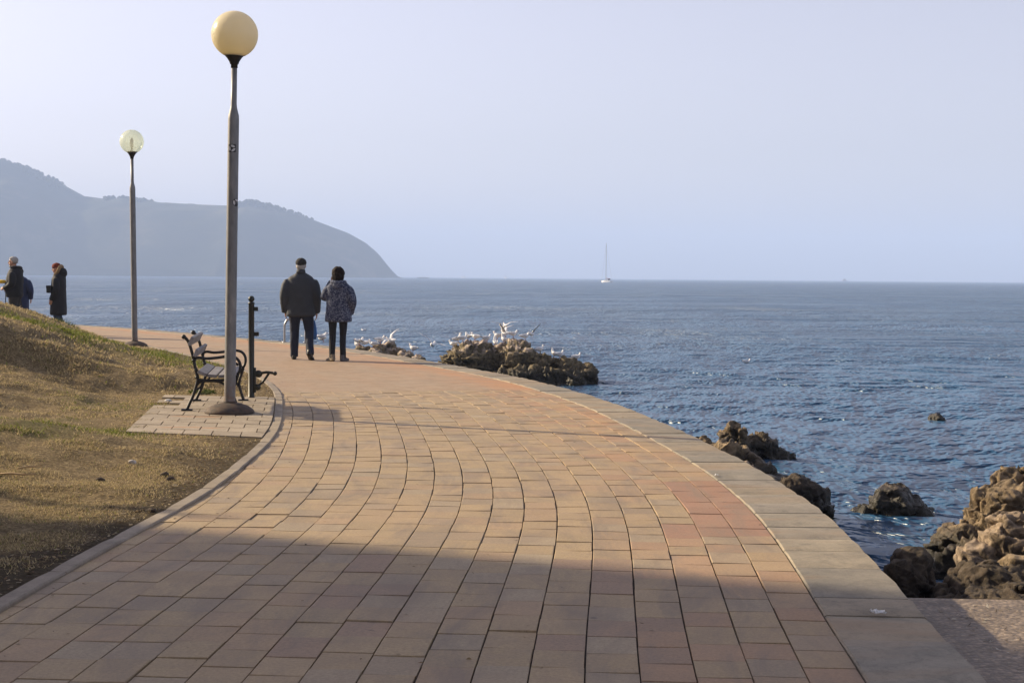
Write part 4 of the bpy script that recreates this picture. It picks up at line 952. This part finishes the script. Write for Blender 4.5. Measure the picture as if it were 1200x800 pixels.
# --- people beyond the bank, facing left (local +y turned to world -x)
def gz(x, y): return t_h((y, KERB.x_at(y) - x)) if KERB.x_at(y) - x > .12 else 0.0
std_legs = [[(-.09, 0, .88), (-.10, .02, .48), (-.10, -.02, .085)], [(.09, 0, .88), (.10, .03, .48), (.11, -.02, .085)]]
A = at(17.5, 330, 37.2); zz = gz(A.x, A.y); Hm = (at(17.5, 300.5, 37.2).z - zz)
bj = [(1.52, .05, .05, -.03), (1.50, .095, .09, -.035), (1.46, .145, .12, -.03), (1.40, .20, .145, -.02), (1.28, .22, .17, 0), (1.10, .22, .19, .02), (.95, .22, .19, .02), (.84, .22, .185, .01), (.80, .20, .165, .01)]
oldman, f, jk = person('grey bearded man in a black hooded jacket facing left beyond the bank', (A.x, A.y, zz), R(88), max(1.6, min(1.85, Hm)),
    std_legs, [[(-.205, 0, 1.38), (-.26, -.02, 1.12), (-.19, .17, 1.02)], [(.205, 0, 1.38), (.265, -.03, 1.12), (.20, .19, .99)]],
    bj, M['jacket_black'], M['grey_trousers'], M['shoe'], (0, .045, 1.625), 0, hands=[((.3, .8, -.2), (1, 0, -.3)), ((-.3, .8, -.2), (-1, 0, -.3))], leg_extra=.03)
b = bmesh.new(); ball(b, f(0, -.03, .03), (.083, .092, .09), 18); ball(b, f(0, .045, -.105), (.05, .045, .04), 14); ball(b, f(0, -.01, .07), (.076, .09, .055), 16); remeshed('hair', b, .008, M['hair_white'], oldman, 1, wrinkle(.006, 40, 3))
b = bmesh.new(); loft(b, smooth_path([(-.09, .05, 1.49), (-.10, -.05, 1.50), (0, -.13, 1.48), (.10, -.05, 1.50), (.09, .05, 1.49)], 5), [(.04, .05)] * 21, 12, ref=(0, 0, 1)); remeshed('hood', b, .012, M['jacket_black'], jk, 2)
b = bmesh.new(); loft(b, [(0, 0, 0), (0, 0, .02), (.03, 0, .86), (.03, 0, .95), (.03, 0, .97)], [.006, .008, .011, .017, .014], 10); o = obj('walking_pole', b, M['collar'], None, True)
X0 = at(5.2, 340, 37.0); o.location = (X0.x, 37.0, gz(X0.x, 37.0)); tag(o, 'thin dark walking pole in front of the bearded man', 'walking pole')
b = bmesh.new(); ball(b, (0, 0, 0), (.13, .07, .045), 18); ball(b, (-.09, 0, .02), (.08, .06, .04), 14); X0 = at(2.0, 330, 37.1)
o = remeshed('yellow_bundle', b, .012, M['yellow'], None, 2, wrinkle(.014, 14, 3)); o.location = (X0.x, 37.1, X0.z); tag(o, 'bright yellow cloth bundle held out by the bearded man', 'bundle')
A = at(24.0, 340, 38.2); zz = gz(A.x, A.y)
bluep, f, jk = person('person in a navy blue jacket mostly hidden behind the bearded man', (A.x, A.y, zz), R(-4), 1.62,
    std_legs, [[(-.2, 0, 1.38), (-.27, -.02, 1.12), (-.22, .15, .95)], [(.2, 0, 1.38), (.30, -.05, 1.12), (.26, .06, .90)]],
    [(1.5, .06, .06, -.02), (1.48, .09, .08, -.02), (1.41, .19, .12, -.01), (1.28, .21, .15, 0), (1.0, .215, .16, .01), (.75, .22, .16, 0), (.56, .225, .16, 0), (.54, .20, .14, 0)], M['jacket_blue'], M['navy'], M['shoe'], (-.03, .03, 1.60), R(50))
b = bmesh.new(); ball(b, f(0, -.02, .02), (.09, .10, .095), 18); remeshed('hair', b, .01, M['hair_dark'], bluep, 1)
X0 = at(33, 368, 38.0); b = bmesh.new(); loft(b, [(0, 0, 0), (-.02, 0, .06), (-.19, .0, .80), (-.20, 0, .84)], [.008, .011, .012, .016], 10); o = obj('walking_stick', b, M['collar'], None, True); o.location = (X0.x, 38.0, gz(X0.x, 38.0)); tag(o, 'dark slanting walking stick of the person in navy blue', 'walking stick')
A = at(68.5, 330, 36.8); zz = gz(A.x, A.y); Hw = at(67, 307.5, 36.8).z - zz
cj = [(1.52, .06, .06, -.03), (1.49, .10, .095, -.04), (1.43, .165, .13, -.03), (1.33, .195, .155, -.01), (1.15, .195, .165, .0), (.95, .20, .17, .0), (.75, .21, .18, .0), (.60, .22, .185, 0), (.50, .225, .185, 0), (.48, .21, .17, 0)]
coat, f, jk = person('woman in a long black coat and rust red beanie facing left', (A.x, A.y, zz), R(86), max(1.5, min(1.75, Hw)),
    std_legs, [[(-.185, 0, 1.37), (-.235, -.02, 1.10), (-.20, .10, .86)], [(.185, 0, 1.37), (.235, -.02, 1.10), (.20, .10, .86)]],
    cj, M['jacket_black'], M['jeans'], M['shoe'], (0, .05, 1.605), 0, hands=[((0, .3, -1), (1, 0, 0)), ((0, .3, -1), (-1, 0, 0))])
b = bmesh.new(); ball(b, f(0, -.005, .055), (.096, .112, .082), 22); loft(b, [f(0, -.005, .018), f(0, -.005, .045)], [(.098, .112), (.1, .115)], 22); remeshed('beanie', b, .009, M['beanie'], coat, 1, wrinkle(.004, 40, 2))
b = bmesh.new(); loft(b, smooth_path([(0, .10, 1.36), (.09, .06, 1.43), (.125, -.03, 1.53), (.10, -.06, 1.62), (0, -.075, 1.665), (-.10, -.06, 1.62), (-.125, -.03, 1.53), (-.09, .06, 1.43), (0, .10, 1.36)], 5), [.036] * 41, 10, ref=(0, 1, 0)); remeshed('fur_trim', b, .009, M['fur'], jk, 1, wrinkle(.014, 38, 3))
b = bmesh.new(); ball(b, (0, -.11, 1.50), (.125, .10, .12), 18); remeshed('hood', b, .012, M['jacket_black'], jk, 1, wrinkle(.01, 14, 3))
b = bmesh.new(); box(b, (0, 0, 0), (.12, .2, .17), None, .025); box(b, (0, 0, .06), (.13, .21, .07), None, .02); X0 = at(58.3, 339, 36.6); o = obj('shoulder_bag', b, M['bag_black'], None); o.location = (X0.x, 36.6, X0.z); tag(o, 'small black bag hanging at the front of the woman in the long coat', 'bag')

# ================================================================== GULLS
def gull_body(bm, neck=.0):
    loft(bm, [(0, -.20, .035), (0, -.16, .03), (0, -.08, .012), (0, 0, 0), (0, .07, .008), (0, .105, .03 + neck), (0, .125, .06 + neck), (0, .14, .08 + neck)], [(.012, .006), (.028, .016), (.05, .042), (.058, .055), (.048, .048), (.033, .034), (.03, .03), (.02, .02)], 14)
    ball(bm, (0, .138, .078 + neck), (.028, .034, .028), 14)
def gull(name, label, loc, yaw, pose='stand', group='white gulls around the rocks', s=1.0):
    t = thing(name, label, 'gull', loc, yaw, group); t.scale = (s, s, s); z0 = .14 if pose in ('stand', 'lift', 'tall') else (.02 if pose == 'float' else 0); neck = .035 if pose == 'tall' else 0
    bm = bmesh.new(); gull_body(bm, neck); o = remeshed('body', bm, .008, M['gull'], t, 1); o.location.z = z0
    b = bmesh.new(); loft(b, [(0, .162, .076 + neck), (0, .185, .071 + neck), (0, .203, .063 + neck)], [.009, .007, .002], 8); q = obj('beak', b, M['beak'], t, True); q.location.z = z0
    if pose in ('stand', 'tall', 'float'):
        for k in (-1, 1):
            b = bmesh.new(); loft(b, [(k * .035, .075, .03), (k * .056, .02, .022), (k * .052, -.06, .03), (k * .03, -.14, .04), (k * .012, -.21, .045)], [(.008, .02), (.012, .036), (.012, .034), (.01, .02), (.004, .006)], 12); w = obj('wing', b, M['gull_grey'], t, True); w.location.z = z0
            b = bmesh.new(); loft(b, [(k * .018, -.18, .046), (k * .005, -.25, .046)], [(.008, .009), (.002, .003)], 8); q = obj('wing_tip', b, M['gull_tip'], w, True)
    else:
        up = {'lift': .8, 'fly': .32, 'glide': .12, 'bank': .35}[pose]
        for k in (-1, 1):
            def sec(d, y, ch, th): return [Vector((k * d[0], y + ch * a, d[1] + h * th)) for a, h in ((.5, 0), (.25, 1), (-.1, .8), (-.5, 0), (-.1, -.3), (.25, -.4))]
            r_ = [sec((.035, .03), .02, .13, .014), sec((.17 * math.cos(up), .03 + .2 * math.sin(up)), .05, .12, .011), sec((.32 * math.cos(up * .6), .03 + .34 * math.sin(up * .75)), .02, .085, .008), sec((.42 * math.cos(up * .5), .03 + .42 * math.sin(up * .7)), -.04, .03, .004)]
            b = bmesh.new(); vs = [[b.verts.new(p) for p in q] for q in r_]
            for a_, c_ in zip(vs[:-1], vs[1:]):
                for i in range(6): b.faces.new((a_[i], a_[(i + 1) % 6], c_[(i + 1) % 6], c_[i]))
            b.faces.new(vs[0]); b.faces.new(vs[-1]); w = obj('wing', b, M['gull_grey'], t, True); w.location.z = z0
    if pose in ('stand', 'tall', 'lift'):
        for k in (-1, 1):
            b = bmesh.new(); loft(b, [(k * .022, 0, .10), (k * .022, -.008, .06), (k * .022, .004, .008)], [.007, .006, .006], 8); loft(b, [(k * .022, -.012, .005), (k * .022, .035, .004)], [(.006, .005), (.018, .004)], 8); obj('leg', b, M['beak'], t, True)
    return t
protos = {}
bpy.context.view_layer.update()
dg = bpy.context.evaluated_depsgraph_get()
def ground_hit(x, y):
    ok, p, *_ = SC.ray_cast(bpy.context.evaluated_depsgraph_get(), Vector((x, y, 3)), Vector((0, 0, -1)))
    return p.z if ok else WATER_Z
gulls = [  # px, py of the feet or body, depth, pose, heading, label
    (530.5, 395, 35.9, 'stand', 1.2, 'white gull standing at the far left end of the big rock top'),
    (538, 395, 35.7, 'tall', -1.4, 'upright white gull second from the left on the big rock'),
    (543, 395, 36.1, 'stand', -1.3, 'white gull facing right, close beside the upright gull on the big rock'),
    (556, 395, 36.2, 'stand', 1.3, 'plump white gull alone at the middle of the big rock\'s left hump'),
    (548, 401, 35.4, 'stand', .5, 'white gull lowest on the front face of the left hump'),
    (571, 394, 36.4, 'stand', -1.0, 'white gull by the notch between the two humps of the big rock'),
    (580, 394, 36.3, 'tall', .4, 'thin upright gull standing under the flying gull'),
    (582, 401, 35.7, 'stand', 1.4, 'white gull at the left end of the big rock\'s right hump'),
    (589, 401, 35.6, 'tall', 1.1, 'white gull standing just under the gull with raised wings'),
    (602, 402, 35.6, 'stand', -1.5, 'white gull right of the gull with raised wings'),
    (616, 402, 35.5, 'stand', -1.3, 'white gull at the top of the long dark slope'),
    (634, 413, 35.4, 'stand', -1.2, 'white gull half way down the dark slope of the big rock'),
    (648, 421, 35.3, 'tall', 1.0, 'tallest looking gull on the low right part of the big rock'),
    (657, 419, 35.2, 'stand', -1.1, 'middle one of the three gulls on the low right part'),
    (677, 422, 35.2, 'stand', -1.4, 'rightmost white gull on the big rock'),
    (416, 406, 34.2, 'tall', 1.2, 'leftmost white gull on the low dark rock'),
    (421.5, 407, 34.1, 'stand', -.9, 'white gull close right of the leftmost one on the low rock'),
    (436, 404, 34.1, 'stand', 1.3, 'white gull standing at the top of the low dark rock'),
    (446, 404, 34.0, 'stand', -1.2, 'white gull at the right end of the low dark rock'),
    (483, 413, 31.5, 'stand', .9, 'single white gull resting on the flat rubble rock'),
    (379, 403, 34.6, 'stand', -1.0, 'white gull by the wall behind the woman\'s left side'),
    (592, 394.5, 36.0, 'lift', 1.2, 'gull with wings raised, just landing on the big rock'),
    (592, 382, 36.5, 'fly', .4, 'white gull flying with wings spread wide above the big rock'),
    (623, 391.5, 36.2, 'bank', -.8, 'grey winged gull flying over the dark slope'),
    (458.5, 399, 34.0, 'bank', .9, 'gull taking off above the right end of the low rock'),
    (427, 401.5, 34.3, 'glide', 1.5, 'gull spreading its flat wings over the low dark rock'),
    (507, 404, 32.5, 'bank', -.2, 'white gull gliding between the two rock groups'),
    (377, 396.5, 34.9, 'fly', 1.1, 'gull fluttering low by the wall behind the walking woman'),
    (875, 424.5, None, 'float', -1.3, 'white gull floating alone on the open water'),
    (426, 387.5, None, 'float', 1.2, 'far white gull floating beyond the low rock'),
]
for px, py, Y, pose, yaw, lab in gulls:
    if Y is None: p = at(px, py, z=WATER_Z); s = 1.0
    else: p = at(px, py, Y)
    if pose in ('stand', 'tall', 'lift'):
        for q in range(-16, 18):                 # first point of the rock's outline under this bird
            d_ = (at(px, py + q, 20.0) - CAM).normalized(); ok, hp, _n, _i, ho, _m = SC.ray_cast(dg, CAM, d_, distance=60)
            if ok and ho.name.startswith('boulder') and hp.y > 28:
                if q > -3 or py + q > py - 3 or True:
                    qq = max(q, 0) if py > 400 and px > 540 and px < 550 else q
                    if qq != q:
                        ok2, hp2, *_ = SC.ray_cast(dg, CAM, (at(px, py + qq, 20.0) - CAM).normalized(), distance=60)
                        if ok2: hp = hp2
                    p.x, p.y = hp.x, hp.y + .05
                break
        h = max(ground_hit(p.x, p.y), ground_hit(p.x, p.y - .05)) - .015
        if h > WATER_Z + .08 : p.z = h - .004
        elif px < 400: p.z = 0.012; 
    if pose not in protos:
        g = gull('gull', lab, p, yaw); bpy.data.objects.remove(g) if False else None
        for ch in list(g.children_recursive): bpy.data.objects.remove(ch)
        bpy.data.objects.remove(g)
        protos[pose] = g = gull('gull', lab, p, yaw, pose, s=.8); g.scale = (.88, .7, .84)
    else:
        g = copy_tree(protos[pose]); g.location = p; g['label'] = lab
    g.rotation_euler = ((random.uniform(.05, .25) if pose == 'stand' else random.uniform(.3, .5) if pose == 'tall' else 0.0), random.uniform(-.08, .08) if pose != 'bank' else random.choice([-.45, .4]), yaw + random.uniform(-.2, .2))

# ================================================================== BOATS
def yacht(name, label, px, py, mast_px, hull_px, head, group='far boats on the horizon'):
    p = at(px, py, z=WATER_Z); sc = 1800 / p.y; mh = mast_px / sc; L = hull_px / sc / max(.35, abs(math.sin(head)) + .3 * abs(math.cos(head)))
    t = thing(name, label, 'boat', (p.x, p.y, WATER_Z), head, group); W_ = L * .3; fb = L * .13
    b = bmesh.new(); loft(b, [(0, -L * .5, fb * .4), (0, -L * .3, fb * .35), (0, 0, fb * .3), (0, L * .3, fb * .4), (0, L * .5, fb * .75)], [(W_ * .38, fb * .75), (W_ * .47, fb * .85), (W_ * .5, fb * .9), (W_ * .34, fb * .85), (W_ * .03, fb * .5)], 16, power=3); obj('hull', b, M['boat_white'], t, True)
    b = bmesh.new(); box(b, (0, L * .02, fb * 1.35), (W_ * .6, L * .42, fb * .7), None, fb * .2); c = obj('cabin', b, M['boat_white'], t)
    b = bmesh.new(); box(b, (0, L * .02, fb * 1.42), (W_ * .61, L * .3, fb * .25)); obj('window', b, M['boat_glass'], c)
    b = bmesh.new(); box(b, (0, -L * .22, fb * 2.0), (W_ * .6, L * .16, fb * .9), None, fb * .2); obj('sprayhood', b, M['boat_dark'], t)
    b = bmesh.new(); loft(b, [(0, L * .08, fb), (0, L * .08, mh)], [mh * .006, mh * .005], 10); obj('mast', b, M['mast'], t)
    b = bmesh.new(); loft(b, [(0, L * .06, fb * 2.6), (0, -L * .34, fb * 2.5)], [L * .022, L * .016], 10); obj('furled_sail', b, M['boat_red'], t)
    b = bmesh.new()
    for q in ((0, L * .49, fb * 1.2), (0, -L * .5, fb * 1.2), (W_ * .45, L * .02, fb * 1.1), (-W_ * .45, L * .02, fb * 1.1)): loft(b, [q, (0, L * .08, mh * .97)], [mh * .0012] * 2, 5)
    obj('rigging', b, M['mast'], t)
yacht('sailboat', 'white sailing boat at anchor, largest on the horizon', 711, 331, 46, 14, 1.0)
yacht('sailboat', 'tiny hazy sailing boat nearer the headland', 543, 325.6, 10, 6, .9)
yacht('sailboat', 'faint dark sailing boat between the hazy one and the white one', 592.5, 326.2, 9, 4, .4)
p = at(496, 326.1, z=WATER_Z); t = thing('fishing_boat', 'long low dark boat just off the headland tip', 'boat', (p.x, p.y, WATER_Z), R(88), 'far boats on the horizon')
u = p.y / 1800; b = bmesh.new(); loft(b, [(0, -7 * u, .35 * u), (0, -4 * u, .3 * u), (0, 3 * u, .3 * u), (0, 7 * u, .7 * u)], [(1.2 * u, .6 * u), (1.7 * u, .7 * u), (1.6 * u, .7 * u), (.1 * u, .4 * u)], 12, power=3); obj('hull', b, M['boat_dark'], t)
for k in (-4, -1.5, .8, 3): b = bmesh.new(); box(b, (0, k * u, 1.2 * u), (.8 * u, 1.1 * u, .7 * u)); obj('deck_box', b, M['mast'], t)
p = at(990, 329.6, z=WATER_Z); t = thing('motor_boat', 'small hazy motor cruiser at the right of the horizon', 'boat', (p.x, p.y, WATER_Z), R(-80), 'far boats on the horizon'); u = p.y / 1800
b = bmesh.new(); loft(b, [(0, -3.2 * u, .5 * u), (0, 0, .4 * u), (0, 3.4 * u, .8 * u)], [(1 * u, .7 * u), (1.2 * u, .8 * u), (.1 * u, .4 * u)], 12, power=3); obj('hull', b, M['mast'], t)
b = bmesh.new(); box(b, (0, -.4 * u, 1.9 * u), (1.4 * u, 2.8 * u, 1.7 * u), None, .3 * u); obj('cabin', b, M['boat_dark'], t)

# ================================================================== SMALL THINGS
def stone(name, label, c, r, mat, seed): 
    return rock(name, label, [(c, r)], mat, min(r) * .16, min(r) * .28, seed, cat='stone')
X = at(59, 372, 30.5); stone('stone', 'pale grey stone at the crest of the bank below the coated woman', (X.x, X.y, t_h((X.y, KERB.x_at(X.y) - X.x)) + .06), (.2, .14, .12), M['pebble'], 3)
def tuft(label, cx, cy, rad, n, hmin, hmax):
    V, C = [], []
    for _ in range(n):
        a = random.uniform(0, 6.28); q = rad * math.sqrt(random.random()); x, y = cx + q * math.cos(a), cy + q * math.sin(a); z = t_h((y, KERB.x_at(y) - x)); h = random.uniform(hmin, hmax) * (1 - .5 * q / rad); w = .012; b_ = random.uniform(0, 6.28); ln = h * random.uniform(.1, .7)
        V += [(x - w * math.cos(a), y - w * math.sin(a), z - .01), (x + w * math.cos(a), y + w * math.sin(a), z - .01), (x + ln * math.cos(b_), y + ln * math.sin(b_), z + h)]
        c = random.uniform(.5, 1.4); C += [(.085 * c, .11 * c, .02 * c, 1)] * 3
    tag(mesh_np('grass_tuft', V, np.arange(len(V)).reshape(-1, 3), M['blades'], col=C), label, 'grass tuft')
X = at(72, 378, 30.6); tuft('dense green grass tuft beside the pale stone on the crest of the bank', X.x, X.y, .34, 1400, .16, .34)
X = at(236, 457, z=.06); tuft('small green weed tuft growing behind the bench feet', X.x, 19.2, .16, 260, .04, .10)
def flat_bit(name, label, cat, px, py, size, mat, zoff=.012, z0=0.0):
    p = at(px, py, z=z0); b = bmesh.new(); g = 7
    vs = [[b.verts.new(((i / (g - 1) - .5) * size[0], (j / (g - 1) - .5) * size[1], 0)) for i in range(g)] for j in range(g)]
    for j in range(g - 1):
        for i in range(g - 1): b.faces.new((vs[j][i], vs[j][i + 1], vs[j + 1][i + 1], vs[j + 1][i]))
    for v in b.verts:
        v.co.z = abs(random.gauss(0, .2)) * min(size) + .003; v.co.x += random.gauss(0, .06) * size[0]; v.co.y += random.gauss(0, .1) * size[1]
    o = obj(name, b, mat, None, False); o.location = (p.x, p.y, p.z + zoff); o.rotation_euler.z = random.uniform(-.5, .9)
    md = o.modifiers.new('thick', 'SOLIDIFY'); md.thickness = .0015; return tag(o, label, cat)
flat_bit('paper_scrap', 'crumpled white paper scrap lying on the coping near the landing slab', 'litter', 1029, 722, (.06, .035), M['paper'], .014)
flat_bit('paper_scrap', 'tiny white crumb of paper on the joint beside the coping', 'litter', 840, 559, (.03, .03), M['paper'], .010)
for px, py, ln, a, lab in ((17, 553, .16, -.2, 'pale broken twig lying on the turf at the left picture edge'), (35, 547, .09, .7, 'short pale twig on the turf right of the broken twig')):
    p = at(px, py, z=.1); x, y = p.x, p.y; z = t_h((y, KERB.x_at(y) - x)); b = bmesh.new(); loft(b, [(-ln, 0, .012), (-.2 * ln, .006, .02), (.4 * ln, -.004, .016), (ln, .01, .02)], [.006, .008, .007, .004], 8); o = obj('twig', b, M['twig'], None, True); o.location = (x, y, z + .02); o.rotation_euler.z = a; tag(o, lab, 'twig')
X = at(197, 457.5, z=.15); stone('stone', 'small white stone in the grass left of the bench', (X.x, X.y, t_h((X.y, KERB.x_at(X.y) - X.x)) + .02), (.04, .025, .018), M['paper'], 9)
for k, (px, py) in enumerate(((193, 556), (200, 561), (155, 545), (178, 597), (118, 560))):
    p = at(px, py, z=.03); d_ = KERB.x_at(p.y) - p.x
    stone('stone', ['flat brown clod on the turf edge nearest the shadow line', 'dark clod of soil right beside the flat brown clod', 'pale pebble of turf edge farther up the slope', 'dark clod at the kerb inside the shadow', 'small clod alone in the middle of the dry turf'][k], (p.x, p.y, t_h((p.y, d_)) + .01), (.03, .022, .016), M['bark'] if k != 2 else M['pebble'], 70 + k)

def flakes(name, label, cat, P_, N_, size, cols, flat=.25):
    """loose bits nobody could count: small bent leaf-like quads lying at the given points"""
    n = len(P_); a = RNG.uniform(0, 6.28, n); sz = RNG.uniform(size[0], size[1], n); asp = RNG.uniform(.35, .8, n)
    ux = np.stack([np.cos(a), np.sin(a), RNG.normal(0, flat, n)], -1) * sz[:, None]; uy = np.stack([-np.sin(a), np.cos(a), RNG.normal(0, flat, n)], -1) * (sz * asp)[:, None]
    up = np.array([0, 0, 1.0]) * (sz * .35)[:, None]
    V = np.stack([P_ - ux, P_ - uy * .8 + up * .4, P_ + ux, P_ + uy + up * .4], 1); V[:, :, 2] = np.maximum(V[:, :, 2], P_[:, None, 2] + .001)
    c = np.array(cols)[RNG.integers(0, len(cols), n)] * RNG.uniform(.6, 1.3, (n, 1)); c = np.repeat(np.c_[c, np.ones(n)], 4, 0)
    tag(mesh_np(name, V.reshape(-1, 3), np.arange(n * 4).reshape(-1, 4), M['blades'], col=c), label, cat, kind='stuff')
BR = [(.16, .10, .05), (.24, .17, .09), (.09, .06, .035), (.34, .27, .17)]
y = RNG.uniform(6.3, 30, 5200) ** 1.0; d = .11 + np.abs(RNG.normal(0, .3, len(y))); keep = ~((y > 14) & (y < 18.8)); y, d = y[keep], d[keep]
flakes('leaf_litter', 'brown leaf litter and crumbs of soil along the kerb', 'leaf litter', p3(KERB.x_at(y) - d, y, terrain_h(y, d)), None, (.006, .022), BR)
sv = RNG.uniform(EDGE.s_at(5.6), EDGE.s_at(24), 420); tv = RNG.uniform(.05, 1, len(sv)) * width(sv); near = RNG.random(len(sv)) < .5; tv = np.where(near, width(sv) - np.abs(RNG.normal(0, .2, len(sv))) - .03, tv)
x, y = EDGE(sv, tv); flakes('paving_debris', 'scattered dry leaf bits and grit on the promenade', 'debris', p3(x, y, .004), None, (.004, .014), BR)
x = RNG.uniform(2.2, 5.0, 1500); y = RNG.uniform(5.6, 8.0, 1500); keep = x > EDGE.x_at(y) + .06; x, y = x[keep], y[keep]
flakes('gravel', 'loose grit and pebbles on the landing slab', 'gravel', p3(x, y, -.198), None, (.005, .016), [(.3, .25, .2), (.16, .13, .1), (.4, .36, .3)], .6)
